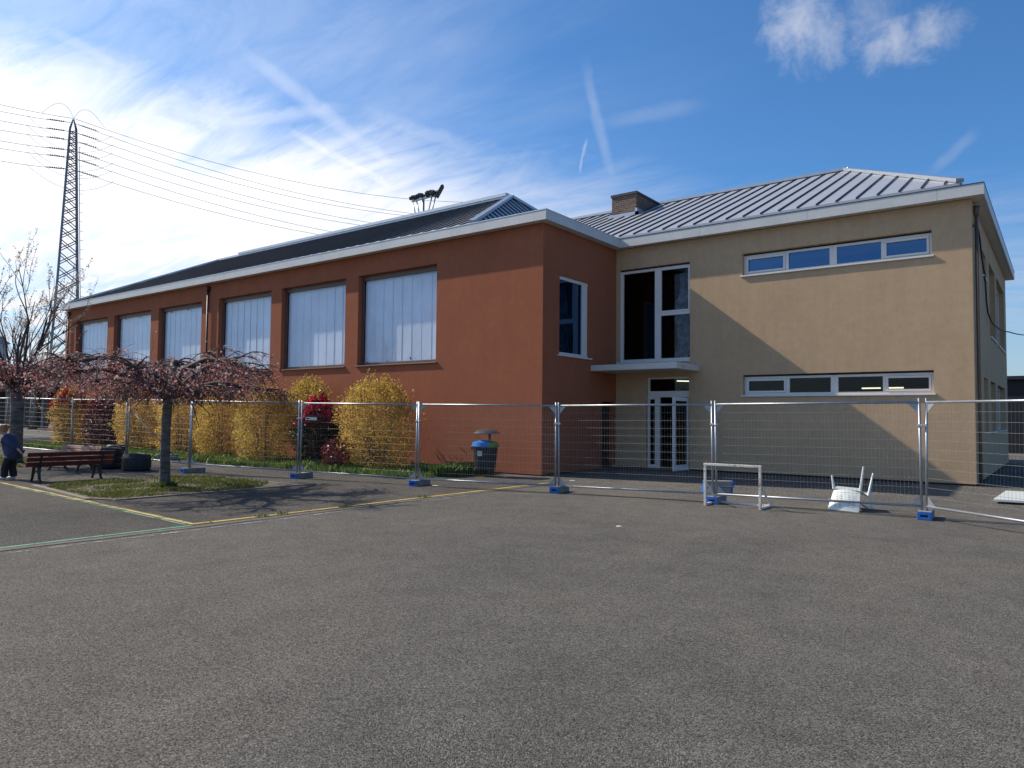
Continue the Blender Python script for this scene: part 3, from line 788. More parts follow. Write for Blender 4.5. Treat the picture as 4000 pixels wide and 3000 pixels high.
# entrance door
f = MB(); y = YB + .10
a0, a1, z0, z1 = H_DOOR; z0 = .09
MB().box((a0, YB + .02, .02), (a1, YB + .27, .10)).build('threshold', M_CONC, blk)
z0 = .101
f.box((a0 + .002, y, z0), (a0 + .07, y + .08, z1 - .002)); f.box((a1 - .05, y, z0), (a1 - .002, y + .08, z1 - .002)); f.box((a0 + .07, y, z1 - .06), (a1 - .05, y + .08, z1 - .002))
f.box((a0 + .07, y, 2.28), (a1 - .05, y + .08, 2.47)); f.box((-10.12, y, z0), (-9.95, y + .08, 2.28)); f.box((a0 + .07, y, z0), (-10.12, y + .08, z0 + .11)); f.box((a0 + .07, y, 2.22), (-10.12, y + .08, 2.28))
fr = f.build('door_frame', M_WHITEF, blk, bevel=.004)
p = MB(); p.quad((a0 + .07, y + .04, 2.47), (a1 - .05, y + .04, 2.47), (a1 - .05, y + .04, z1 - .06), (a0 + .07, y + .04, z1 - .06)); p.quad((a0 + .07, y + .04, z0 + .11), (-10.12, y + .04, z0 + .11), (-10.12, y + .04, 2.22), (a0 + .07, y + .04, 2.22))
p.build('pane', M_GLASS, fr)
# open leaf, hinged on the right, swung out
hx, hy = -9.00, YB + .09; ang = math.radians(-96); lw = .90
leaf = MB()
def L2(u, z, t): # u along leaf, t thickness offset
    c, s = math.cos(ang), math.sin(ang)
    return (hx + u * c - t * s, hy + u * s + t * c, z)
def lbox(mb, u0, u1, z0, z1, t0, t1):
    vs = [L2(u0, z0, t0), L2(u1, z0, t0), L2(u1, z0, t1), L2(u0, z0, t1), L2(u0, z1, t0), L2(u1, z1, t0), L2(u1, z1, t1), L2(u0, z1, t1)]
    mb.add(vs, [(0, 3, 2, 1), (4, 5, 6, 7), (0, 1, 5, 4), (1, 2, 6, 5), (2, 3, 7, 6), (3, 0, 4, 7)])
lz0, lz1 = .10, 2.26
lbox(leaf, 0, lw, lz0, lz0 + .17, -.03, .03); lbox(leaf, 0, lw, lz1 - .11, lz1, -.03, .03); lbox(leaf, 0, .10, lz0 + .17, lz1 - .11, -.03, .03); lbox(leaf, lw - .10, lw, lz0 + .17, lz1 - .11, -.03, .03)
lo = leaf.build('door', M_WHITEF, blk, bevel=.004)
lp = MB(); lp.quad(L2(.10, lz0 + .17, 0), L2(lw - .10, lz0 + .17, 0), L2(lw - .10, lz1 - .11, 0), L2(.10, lz1 - .11, 0)); lp.build('pane', M_GLASS, lo)
hd = MB(); 
for t in (-.06, .06):
    hd.tube([L2(lw - .05, 1.10, 0), L2(lw - .05, 1.10, t), L2(lw - .17, 1.10, t)], .011, 8)
hd.build('handle', M_CLIP, lo, smooth=True)
# canopy
cn = MB(); cn.box((XC + .001, 19.03, 3.045), (-8.63, YB - .001, 3.215))
cano = cn.build('canopy', simple('canopy_metal', (.60, .585, .56), .5, var=.05), blk, bevel=.006)
MB().box((XC + .03, 19.06, 3.036), (-8.66, YB - .03, 3.0445)).build('underside', M_SOFF, cano)
sp = MB(); sp.tube([(-8.62, 19.42, 3.14), (-8.56, 19.42, 3.13)], .03, 10); sp.build('spout', M_CLIP, cano)
# right wall windows
for a0, a1, z0, z1 in RW:
    f = MB(); xo = XR - .16
    f.box((xo - .07, a0, z0), (xo, a1, z0 + .07)); f.box((xo - .07, a0, z1 - .07), (xo, a1, z1)); f.box((xo - .07, a0, z0 + .07), (xo, a0 + .07, z1 - .07)); f.box((xo - .07, a1 - .07, z0 + .07), (xo, a1, z1 - .07))
    if a1 - a0 > 1.5:
        mid = (a0 + a1) / 2; f.box((xo - .07, mid - .05, z0 + .07), (xo, mid + .05, z1 - .07)); zz = z0 + (z1 - z0) * .52; f.box((xo - .065, a0 + .07, zz - .05), (xo - .005, mid - .05, zz + .05))
    wo = f.build('window', M_WHITEF, blk)
    MB().quad((xo - .035, a0 + .05, z0 + .05), (xo - .035, a1 - .05, z0 + .05), (xo - .035, a1 - .05, z1 - .05), (xo - .035, a0 + .05, z1 - .05)).build('pane', M_GLASS, wo)
    MB().box((XR - .16, a0 - .03, z0 - .04), (XR + .05, a1 + .03, z0 - .002)).build('sill', M_SILL, wo)
downpipe(XR + .06, YB + .42, .12, ZS - .02, blk, simple('beige_pipe', (.14, .10, .075), .5), None)
fb = MB()
fb.box((FXC, FYB, ZS), (FXR, FYB + T, ZF)); fb.box((FXR - T, FYB + T, ZS), (FXR, FYE, ZF)); fb.box((-18.3, FYE - T, ZS), (FXR - T, FYE, ZF))
fb.build('fascia', M_FASC, blk)
sb_ = MB(); sb_.quad((XC, FYB + T, ZS + .014), (FXR - T, FYB + T, ZS + .014), (FXR - T, YB + .02, ZS + .014), (XC, YB + .02, ZS + .014)); sb_.quad((XR - .02, YB + .02, ZS + .014), (FXR - T, YB + .02, ZS + .014), (FXR - T, FYE - T, ZS + .014), (XR - .02, FYE - T, ZS + .014))
sb_.build('soffit', M_SOFF, blk)
MB().box((XC - 3.9, FYB + T, ZS + .022), (FXR - T, FYE - T, ZF - .05)).build('roof_deck', M_SEAM, blk)
ct = MB(); ct.box((FXC + .011, FYB - .01, ZF), (FXR + .01, FYB + .09, ZF + .022)); ct.box((FXR - .09, FYB + .09, ZF), (FXR + .01, FYE, ZF + .022)); ct.build('trim', simple('dark_trim', (.05, .052, .06), .4, .5), blk)
roof = hip_roof(blk, -24.0, -1.92, 20.46, 34.68, 7.42, -19.9, -6.07, 10.52, .5)
MB().box((-7.75, 28.1, 10.62), (-6.43, 28.3, 10.80)).build('ridge_vent', M_SEAM, blk)
# chimney
def brick_mat():
    m, nt, bs, out = mat_base('chimney_brick')
    v = nt.new('ShaderNodeTexCoord').outputs['Object']; s = nt.new('ShaderNodeSeparateXYZ'); nt.link(v, s.inputs[0])
    cb = nt.new('ShaderNodeCombineXYZ'); nt.link(nt.math('ADD', s.outputs[0], s.outputs[1]), cb.inputs[0]); nt.link(s.outputs[2], cb.inputs[1])
    b = nt.new('ShaderNodeTexBrick', Scale=1.0); b.inputs['Brick Width'].default_value = .215; b.inputs['Row Height'].default_value = .075; b.inputs['Mortar Size'].default_value = .010
    b.inputs['Color1'].default_value = (.085, .048, .034, 1); b.inputs['Color2'].default_value = (.20, .115, .075, 1); b.inputs['Mortar'].default_value = (.24, .21, .185, 1)
    nt.link(cb.outputs[0], b.inputs['Vector'])
    c = nt.mix(1, b.outputs[0], nt.ramp(nt.noise(11, 5, .7, v), [(.3, (.6,) * 3), (.7, (1.25,) * 3)]), 'MULTIPLY')
    nt.link(c, bs.inputs['Base Color']); bs.inputs['Roughness'].default_value = .9
    bu = nt.new('ShaderNodeBump', Strength=.6, Distance=.01); nt.link(nt.math('SUBTRACT', 1.0, b.outputs['Fac']), bu.inputs['Height']); nt.link(bu.outputs[0], bs.inputs['Normal'])
    return m
ch = MB().box((-14.36, 25.5, 8.6), (-13.27, 27.6, 10.46)).build('chimney', brick_mat(), roof)
MB().box((-14.40, 25.46, 10.46), (-13.23, 27.64, 10.56)).build('chimney_cap', M_SEAM, roof)
fl = MB(); fl.box((-14.46, 25.38, 9.55), (-13.17, 25.499, 9.72)); fl.box((-13.269, 25.38, 9.55), (-13.17, 27.2, 9.85)); fl.build('flashing', M_CAP, roof)
# lamps lit inside
M_TUBE = emit_mat('lamp_tube', (1.0, .93, .62), 2.2)
def tube_lamp(p, q, label):
    r = thing('fluorescent_lamp', label, 'lamp', p, 0, 'lit strip lamps inside the block')
    MB().bar(p, q, .05, .035).build('tube', M_TUBE, r)
    a = Vector(p); b = Vector(q); MB().bar(a + Vector((0, 0, .045)), b + Vector((0, 0, .045)), .09, .05).build('housing', M_WHITEF, r)
    for t in (.2, .8):
        c = a.lerp(b, t); MB().tube([c + Vector((0, 0, .07)), (c.x, c.y, 3.02)], .008, 6).build('hanger', M_CLIP, r)
tube_lamp((-4.78, 23.5, 2.58), (-4.28, 23.5, 2.58), 'lit strip lamp seen through the third light of the lower ribbon window')
tube_lamp((-4.14, 23.5, 2.58), (-3.68, 23.5, 2.58), 'lit strip lamp seen through the rightmost light of the lower ribbon window')
tube_lamp((-10.10, 22.3, 2.86), (-9.62, 22.3, 2.84), 'lit strip lamp seen through the glass above the entrance door')
# overhead cable on the right wall
cb = MB(); cb.tube([(XR + .03, 20.62, 6.35), (XR + .03, 21.2, 6.52), (XR + .03, 21.8, 6.55), (XR + .03, 22.3, 6.40), (XR + .03, 22.6, 6.1), (XR + .04, 22.9, 5.85), (XR + .05, 23.3, 5.6), (XR + .05, 23.6, 5.2), (XR + .05, 23.75, 4.9), (XR + .06, 24.0, 4.65), (XR + .08, 24.6, 4.50), (XR + .10, 25.4, 4.46), (XR + .14, 27.0, 4.50), (XR + .18, 29.0, 4.62), (XR + .2, 31.0, 4.80), (-1.5, 33.5, 5.0), (-1.45, 36, 5.2), (-1.3, 41, 5.62), (-.9, 50, 6.4), (-.2, 62, 7.6), (1.6, 85, 10)], .022, 6)
tag(cb.build('cable', M_BLACK), 'thin black cable running down the side wall of the beige block and off right', 'cable')

# ================================================================== FENCE
PL = 3.5
def make_panel():
    r = thing('temporary_fence', 'x', 'fence')
    fm = MB(); R_ = .021
    fm.tube([(.03, 0, .02), (.03, 0, 2.0)], R_, 10); fm.tube([(PL - .03, 0, .02), (PL - .03, 0, 2.0)], R_, 10)
    fm.tube([(.03, 0, 1.93), (PL - .03, 0, 1.93)], R_, 10); fm.tube([(.03, 0, .20), (PL - .03, 0, .20)], R_, 10)
    fm.build('frame', M_GALV, r, smooth=True, world=False)
    wmsh = MB(); z = .20 + .155
    while z < 1.9:
        wmsh.tube([(.03, -.004, z), (PL - .03, -.004, z)], .0022, 4, False); z += .157
    n = 56
    for i in range(1, n): x = .03 + (PL - .06) * i / n; wmsh.tube([(x, .003, .20), (x, .003, 1.93)], .0015, 4, False)
    wmsh.build('wire_mesh', M_WIRE, r, world=False)
    for (x, z, sx, sz) in ((.05, 1.91, 1, -1), (PL - .05, 1.91, -1, -1), (.05, .22, 1, 1), (PL - .05, .22, -1, 1)):
        b = MB(); t = .004
        v = [(x, z), (x + sx * .15, z), (x, z + sz * .16)]
        b.add([(a, -t, c) for a, c in v] + [(a, t, c) for a, c in v], [(0, 1, 2), (3, 5, 4), (0, 3, 4, 1), (1, 4, 5, 2), (2, 5, 3, 0)])
        b.build('corner_plate', M_GALV, r, world=False)
    c = MB(); c.box((PL - .065, -.035, 1.52), (PL + .075, .035, 1.565)); c.tube([(PL + .005, -.05, 1.542), (PL + .005, .05, 1.542)], .014, 8)
    c.build('clamp', M_CLIP, r, world=False, bevel=.006)
    return r
posts = [(-33.0, 10.15, .20), (-29.64, 10.1, .19), (-26.17, 10.5, .12), (-22.7, 10.67, .10), (-19.2, 10.72, .05), (-15.68, 11.70, -.005), (-12.07, 12.32, -.035), (-8.79, 13.28, -.05), (-5.42, 13.70, -.02), (-1.88, 13.9, .01), (.90, 11.75, 0)]
plabels = ['fence panel at the far left edge behind the upright cherry trunk', 'fence panel behind the child and the red benches', 'fence panel behind the stacked dark tyre planters',
           'fence panel behind the weeping cherry trunk with a diagonal brace', 'fence panel in front of the golden hedge right of the cherry trunk', 'fence panel with a white plate in front of the red photinia',
           'fence panel in front of the litter bin and red corner', 'fence panel in front of the open entrance door', 'fence panel behind the small white goal and the upturned chair', 'fence panel leading off the right edge with a bright top rail']
proto = make_panel(); first = True
panels = []
for i in range(10):
    a = Vector(posts[i]); b = Vector(posts[i + 1]); d = b - a; Ld = math.hypot(d.x, d.y)
    r = proto if first else copy_tree(proto); first = False
    r.location = a; r.scale = (Ld / PL * .995, 1, 1); r.rotation_euler = (0, -math.atan2(d.z, Ld), math.atan2(d.y, d.x))
    r.rotation_euler.x = (.012, -.008, .010, -.014, .006, -.010, .012, -.006, .009, -.012)[i]
    tag(r, plabels[i], 'fence', 'temporary mesh fence panels round the building'); panels.append(r)
# name plate on one panel, brace on another
pp = panels[5]; mbp = MB(); mbp.box((.16, -.012, 1.50), (.52, -.006, 1.58)); o = mbp.build('plate', M_WHITEPL, pp, world=False); 
mbp = MB(); mbp.box((.19, -.0145, 1.525), (.27, -.0125, 1.555)); mbp.build('plate_mark', M_BLACK, o, world=False)
mbr = MB(); mbr.tube([(.03, .03, 1.62), (1.75, .75, .10)], .018, 8); mbr.build('brace', M_WIRE, panels[3], world=False, smooth=True)
# feet
def make_block():
    r = thing('fence_block', 'x', 'fence foot')
    w, l, h = .21, .80, .14
    b = MB()
    b.box((-w / 2, -.19, .0), (w / 2, .36, h)); 
    b.build('concrete_body', M_CONC, r, world=False, bevel=.015)
    e = MB(); t = .012
    # end cap with a slot: butted bars round a recessed dark hole
    y0, y1 = -.235, -.19
    e.box((-w / 2, y0, 0), (w / 2, y1, .048)); e.box((-w / 2, y0, .085), (w / 2, y1, h)); e.box((-w / 2, y0, .048), (-.055, y1, .085)); e.box((.055, y0, .048), (w / 2, y1, .085))
    e.build('end_cap', M_BLUE, r, world=False, bevel=.006)
    e2 = MB(); e2.box((-w / 2, .36, 0), (w / 2, .40, h)); e2.build('end_cap', M_BLUE, r, world=False, bevel=.006)
    s = MB(); s.box((-.055, y0 + .03, .048), (.055, y1, .085)); s.build('grip_slot', M_BLACK, r, world=False)
    return r
bproto = make_block(); first = True
BG = 'concrete fence feet with blue ends'
def place_block(x, y, z, rz, label, sc=1.0, tilt=0):
    global first
    r = bproto if first else copy_tree(bproto); first = False
    r.location = (x, y, z); r.rotation_euler = (tilt, 0, rz); tag(r, label, 'fence foot', BG); r.scale = (1, 1, 1)
    return r
for i, lab in ((4, 'concrete fence foot with blue end right of the cherry trunk'), (5, 'concrete fence foot with blue end in front of the golden hedge'), (6, 'concrete fence foot with blue end left of the litter bin'), (7, 'concrete fence foot with blue end near the red building corner'), (8, 'concrete fence foot with blue end partly behind the white goal'), (9, 'bright blue-ended concrete fence foot at the right, nearest of all')):
    x, y, z = posts[i]
    d = Vector(posts[i + 1]) - Vector(posts[i - 1]); a = math.atan2(d.y, d.x)
    if i == 9: a = math.atan2(.2, 3.5)
    if i == 4: a = .05
    place_block(x, y + .02, 0, a, lab)
place_block(-6.02, 15.55, .0, math.radians(128), 'lower of two spare concrete fence feet stacked behind the white goal')
place_block(-6.00, 15.57, .141, math.radians(125), 'upper of two spare concrete fence feet stacked behind the white goal')
r = place_block(-24.75, 13.1, .105, math.radians(130), 'spare concrete fence foot lying on its side on the grass verge'); r.rotation_euler = (0, math.radians(90), math.radians(130))

# ================================================================== GOAL
M_GOAL = simple('goal_paint', (.66, .61, .57), .6, var=.12, scale=12, dirt=((.20, .11, .07), 15, .54))
goal = thing('football_goal', 'small rusty white football goal frame without a net', 'goal', (-4.9, 13.5, 0))
gx0, gx1, gy0, gy1, gh = -5.415, -4.385, 13.20, 13.80, .775
fr_ = MB(); w = .05
def gtube(name, pts, par=goal, ww=.044):
    b = MB(); b.bar(*pts, ww, ww); return b.build(name, M_GOAL, par, bevel=.006)
gtube('post', [(gx0, gy0, 0), (gx0, gy0, gh - .026)]); gtube('post', [(gx1, gy0, 0), (gx1, gy0, gh - .026)])
gtube('crossbar', [(gx0 - .026, gy0, gh), (gx1 + .026, gy0, gh)])
gtube('base_bar', [(gx0, gy0 + .026, .026), (gx0, gy1, .026)]); gtube('base_bar', [(gx1, gy0 + .026, .026), (gx1, gy1, .026)]); gtube('back_bar', [(gx0 + .026, gy1 - .03, .027), (gx1 - .026, gy1 - .03, .027)], ww=.045)
gtube('brace', [(gx0, gy0 + .026, .43), (gx0, gy1 - .05, .055)], ww=.035); gtube('brace', [(gx1, gy0 + .026, .43), (gx1, gy1 - .05, .055)], ww=.035)

# ================================================================== UPTURNED CHAIR
def chair_pattern():
    m, nt, bs, out = mat_base('perforated_plastic')
    v = nt.new('ShaderNodeTexCoord').outputs['Object']; s = nt.new('ShaderNodeSeparateXYZ'); nt.link(v, s.inputs[0])
    wv = nt.math('ADD', s.outputs[2], nt.math('MULTIPLY', nt.math('SINE', nt.math('MULTIPLY', s.outputs[0], 95.0)), .008))
    st = nt.math('LESS_THAN', nt.math('FRACT', nt.math('MULTIPLY', wv, 30.0)), .30)
    gap = nt.math('GREATER_THAN', nt.math('FRACT', nt.math('ADD', nt.math('MULTIPLY', s.outputs[0], 15.0), nt.noise(8, 2, .5, v))), .22)
    rg = nt.math('MULTIPLY', nt.math('LESS_THAN', nt.math('ABSOLUTE', s.outputs[0]), .175), nt.math('LESS_THAN', s.outputs[2], .71)); rg = nt.math('MULTIPLY', rg, nt.math('GREATER_THAN', s.outputs[2], .50))
    md = nt.math('GREATER_THAN', nt.math('ABSOLUTE', s.outputs[0]), .035)
    k_ = nt.math('MULTIPLY', nt.math('MULTIPLY', st, gap), nt.math('MULTIPLY', rg, md))
    c = nt.mix(k_, (.68, .71, .68), (.16, .18, .17)); nt.link(c, bs.inputs['Base Color']); bs.inputs['Roughness'].default_value = .42
    return m
chair = thing('garden_chair', 'white plastic garden chair lying upside down with its legs in the air', 'chair')
# modelled upright around the origin, then the whole thing is turned over
b = MB()
def sheet_grid(mb, fn, nu, nv, t):
    base = len(mb.v); 
    for side in (0, 1):
        for j in range(nv + 1):
            for i in range(nu + 1):
                p = Vector(fn(i / nu, j / nv)); mb.v.append(tuple(p + Vector((0, t * side, -.6 * t * side))))
    n = (nu + 1) * (nv + 1)
    for j in range(nv):
        for i in range(nu):
            a = base + j * (nu + 1) + i
            mb.f.append((a, a + 1, a + nu + 2, a + nu + 1)); mb.f.append((a + n, a + n + nu + 1, a + n + nu + 2, a + n + 1))
    ring = [base + i for i in range(nu + 1)] + [base + j * (nu + 1) + nu for j in range(1, nv + 1)] + [base + nv * (nu + 1) + i for i in range(nu - 1, -1, -1)] + [base + j * (nu + 1) for j in range(nv - 1, 0, -1)]
    for i in range(len(ring)):
        p, q = ring[i], ring[(i + 1) % len(ring)]; mb.f.append((p, q, q + n, p + n))
sheet_grid(b, lambda u, v: ((u - .5) * (.42 + .08 * v), .20 + .10 * v + .03 * (1 - (2 * u - 1) ** 2) - .02, .41 + .37 * v), 12, 10, .012)
b.build('backrest', chair_pattern(), chair, smooth=False, world=False)
b = MB(); sheet_grid(b, lambda u, v: ((u - .5) * .46, -.22 + .43 * v, .43 - .02 * v - .012 * math.sin(math.pi * u)), 10, 8, .012); b.build('seat', M_WHITEPL, chair, world=False)
for y0_, y1_, z0_, z1_ in ((-.235, -.222, .37, .428), (.212, .222, .36, .408)):
    b = MB(); b.box((-.235, y0_, z0_), (.235, y1_, z1_)); b.build('seat_rim', M_WHITEPL, chair, world=False, bevel=.003)
for sx in (-1, 1):
    b = MB(); pts = [(sx * .245, -.25, .36), (sx * .275, -.25, .52), (sx * .285, -.20, .615), (sx * .285, 0, .64), (sx * .265, .20, .62), (sx * .235, .26, .60)]
    for i in range(len(pts) - 1): b.bar(pts[i], pts[i + 1], .045, .02, (sx, 0, .2) if i < 1 else (0, 0, 1))
    b.build('armrest', M_WHITEPL, chair, world=False)
    b = MB(); b.tube([(sx * .22, -.21, .42), (sx * .25, -.245, .02)], [.024, .015], 8)
    if sx > 0: b.build('leg', M_WHITEPL, chair, world=False)
    b = MB(); b.tube([(sx * .21, .20, .41), (sx * .245, .27, .0 if sx > 0 else .19)], [.024, .015], 8); b.build('leg', M_WHITEPL, chair, world=False)
chair.rotation_mode = 'XYZ'
chair.matrix_world = Matrix.Translation((-3.13, 14.58, .745)) @ Matrix.Rotation(math.radians(-5), 4, 'Z') @ Matrix.Rotation(math.radians(180), 4, 'Y') @ Matrix.Rotation(math.radians(180), 4, 'Z') @ Matrix.Rotation(math.radians(-13), 4, 'X') @ Matrix.Rotation(math.radians(-2), 4, 'Y') @ Matrix.Scale(1.08, 4)

# white panel lying on the ground
wp_ = MB(); wp_.prism([(-1.15, 17.15), (1.3, 17.35), (1.25, 19.7), (-1.07, 19.5)], .075, .115)
tag(wp_.build('white_board', M_WHITEPL), 'flat white board lying on the asphalt behind the right fence panel', 'board')

# ================================================================== LITTER BIN
bx, by = -12.64, 15.58
bin_ = thing('litter_bin', 'dark navy litter bin with blue and green rim and domed hood on a post', 'bin', (bx, by, 0))
MB().tube([(bx, by + .12, -.02), (bx, by + .12, 1.24)], .035, 12).build('post', M_GALV, bin_, smooth=True)
MB().lathe([(.275, .20), (.28, .195), (.345, .83), (.36, .84), (.36, .80)], (bx, by - .06, 0), 36).build('body', simple('navy_plastic', (.012, .016, .028), .45, var=.2), bin_, smooth=False)
# rim ring in two colours
def arc_ring(a0, a1, r0, r1, z0, z1, zt, n=20):
    m = MB()
    for i in range(n):
        p, q = a0 + (a1 - a0) * i / n, a0 + (a1 - a0) * (i + 1) / n
        P = lambda a, r, z: (bx + r * math.cos(a), by - .06 + r * math.sin(a), z)
        m.quad(P(p, r1, z0), P(q, r1, z0), P(q, r1 - .02, z1), P(p, r1 - .02, z1)); m.quad(P(p, r1 - .02, z1), P(q, r1 - .02, z1), P(q, r0, zt), P(p, r0, zt)); m.quad(P(p, r0, zt), P(q, r0, zt), P(q, r0, z0), P(p, r0, z0)); m.quad(P(p, r0, z0), P(q, r0, z0), P(q, r1, z0), P(p, r1, z0))
    return m
split = math.radians(-38)
arc_ring(math.radians(100), split + 2 * math.pi, .12, .372, .825, .93, .985).build('rim', simple('rim_blue', (.012, .20, .62), .4, var=.15), bin_)
arc_ring(split, math.radians(100), .12, .372, .825, .93, .985).build('rim', simple('rim_green', (.13, .25, .045), .5, var=.15), bin_)
MB().lathe([(.0, 1.30), (.12, 1.29), (.25, 1.255), (.36, 1.19), (.385, 1.165), (.37, 1.16), (.2, 1.2), (0, 1.215)], (bx, by, 0), 40, False).build('hood', simple('grey_hood', (.10, .105, .115), .32, .35, var=.1), bin_, smooth=True)
b = MB(); b.box((bx - .47, by - .14, .72), (bx - .34, by + .02, .84)); b.build('catch', M_BLACK, bin_, bevel=.03)
sx_, sy_ = -.604 * 0 + .16, -.30
def onbin(a, r): return (bx + r * math.cos(a), by - .06 + r * math.sin(a))
a_s = math.radians(-78)
c_ = onbin(a_s, .330); tdir = Vector((-math.sin(a_s), math.cos(a_s), 0)); ndir = Vector((math.cos(a_s), math.sin(a_s), 0))
b = MB(); pc = Vector((c_[0], c_[1], .635)); b.bar(pc - tdir * .065, pc + tdir * .065, .012, .13, (0, 0, 1)); st_ = b.build('sticker', M_WHITEPL, bin_)
b = MB()
for q in (-.03, 0, .03): b.bar(pc + tdir * q + ndir * .008 - Vector((0, 0, .035)), pc + tdir * q + ndir * .008 + Vector((0, 0, .03)), .008, .006)
b.bar(pc - tdir * .042 + ndir * .008 + Vector((0, 0, .038)), pc + tdir * .042 + ndir * .008 + Vector((0, 0, .038)), .006, .008)
b.build('sticker_mark', simple('grey_mark', (.2, .21, .23), .6), st_)

# ================================================================== BENCHES
M_SLAT = simple('bench_red', (.115, .022, .018), .5, var=.3, scale=8, bump=.2, dirt=((.05, .02, .018), 6, .6))
M_IRON = simple('bench_iron', (.020, .024, .022), .55, var=.3)
M_SLAT_LIT = simple('bench_sunlit', (.26, .11, .09), .6, var=.3, scale=9, dirt=((.36, .26, .23), 8, .55))  # same red slats, with sunlight put into the paler colour
def bench(loc, rotz, label, mslat, L=1.95):
    r = thing('park_bench', label, 'bench', loc, rotz, 'wooden slat benches')
    # local: bench along x, seat front towards -y, back at +y
    def slat(name, y, z, h, t, tilt):
        b = MB(); up_ = Vector((0, math.sin(tilt), math.cos(tilt)))
        b.bar((-L / 2, y, z), (L / 2, y, z), t, h, up_); return b.build(name, mslat, r, world=False, bevel=.008)
    for k_ in range(3): slat('back_slat', .13 + .042 * k_, .425 + .112 * k_, .103, .032, .38)
    for k_ in range(3): slat('seat_slat', .04 - .145 * k_, .375 + .018 * k_, .032, .13, 0)
    for sx in (-1, 1):
        x = sx * L * .35
        b = MB()
        b.bar((x, .105, .33), (x, .255, .70), .05, .045, (1, 0, 0)); b.bar((x, .13, .335), (x, -.34, .385), .05, .04, (0, 0, 1))
        b.tube([(x, .09, .34), (x, .11, .20), (x, .13, .08), (x, .21, .0)], [.045, .036, .034, .03], 8); b.tube([(x, -.18, .355), (x, -.24, .20), (x, -.27, .08), (x, -.34, .0)], [.04, .034, .032, .03], 8)
        b.tube([(x, .09, .16), (x, 0, .24), (x, -.1, .25), (x, -.22, .17)], .02, 6)
        b.build('leg', M_IRON, r, world=False)
    return r
bench((-19.08, 7.62, 0), math.radians(-90), 'dark red slatted bench seen from behind beside the dry lawn', M_SLAT, 1.92)
bench((-22.1, 8.95, .0), math.radians(8), 'second bench with back slats coloured pale as if sunlit behind the dark red one', M_SLAT_LIT, 1.85)

# ================================================================== PLANTERS
M_TYRE = simple('tyre_rubber', (.016, .017, .024), .6, var=.3, scale=16, bump=.25, bscale=70)
M_TRIM = simple('planter_band', (.10, .105, .14), .5, var=.2)
def planter(x, y, r_, h, n, label):
    r = thing('tyre_planter', label, 'planter', (x, y, 0), 0, 'dark round planters')
    prof = []; hh = h / n
    for k_ in range(n):
        for q in range(9): t = q / 8; prof.append((r_ - .05 * (abs(2 * t - 1) ** 3), k_ * hh + hh * t))
    prof += [(r_ - .09, h - .01), (r_ - .10, h - .06)]
    MB().lathe(prof, (x, y, 0), 36, False).build('wall', M_TYRE, r, smooth=False)
    MB().lathe([(0, h - .07), (r_ - .095, h - .07)], (x, y, 0), 30, False).build('soil', M_SOIL, r)
    bd = MB()
    for z in ((.09, h - .09) if n == 1 else [k_ * hh for k_ in range(1, n)]): bd.lathe([(r_ - .045, z - .012), (r_ + .004, z), (r_ - .045, z + .012)], (x, y, 0), 36, False)
    bd.build('band', M_TRIM, r)
planter(-20.92, 10.12, .375, .47, 1, 'single low dark round planter nearest the cherry trunk')
planter(-22.35, 9.95, .40, .60, 3, 'tall stack of navy tyres between the benches and the low planter')
planter(-25.1, 11.45, .30, .58, 2, 'small dark tyre planter behind the fence at the verge')

# yellow disc on a fence post
yd = MB(); yd.lathe([(0, .075), (.10, .065), (.17, .03), (.185, .0), (.17, -.012), (0, -.012)], (posts[3][0], posts[3][1], 2.115), 28, False)
tag(yd.build('yellow_dish', simple('yellow_plastic', (.50, .34, .03), .5, var=.3, scale=14), smooth=True), 'shallow yellow dome lying on top of a fence post under the cherry', 'dome')

# ================================================================== SHRUBS
M_GOLD = leaf_mat('golden_leaf', [(.19, .12, .027), (.47, .305, .062), (.67, .465, .11), (.80, .63, .20)], .48)
M_GOLDG = leaf_mat('golden_green_leaf', [(.14, .11, .027), (.40, .275, .054), (.63, .45, .10), (.78, .62, .19)], .48)
M_ORANGE = leaf_mat('orange_leaf', [(.20, .07, .018), (.42, .17, .03), (.48, .28, .05)], .42)
M_REDL = leaf_mat('red_leaf', [(.03, .028, .012), (.24, .012, .03), (.52, .02, .05), (.72, .07, .12)], .35, .3)
M_REDD = leaf_mat('dark_red_leaf', [(.022, .03, .012), (.07, .035, .022), (.24, .016, .032), (.48, .04, .07)], .3, .35)
M_PURP = leaf_mat('purple_leaf', [(.022, .012, .016), (.05, .018, .024), (.12, .028, .04)], .3, .4)
M_REDB = leaf_mat('scarlet_leaf', [(.30, .01, .015), (.55, .015, .02)], .3, .4)
M_DKGR = leaf_mat('dark_green_leaf', [(.012, .018, .008), (.025, .035, .012), (.05, .05, .02)], .2, .4)
def lump(th, h, s): return .32 * noise.noise(Vector((math.cos(th) * 1.6, math.sin(th) * 1.6, h * 1.5 + s))) + .24 * noise.noise(Vector((math.cos(th) * 4, math.sin(th) * 4, h * 4 + s)))
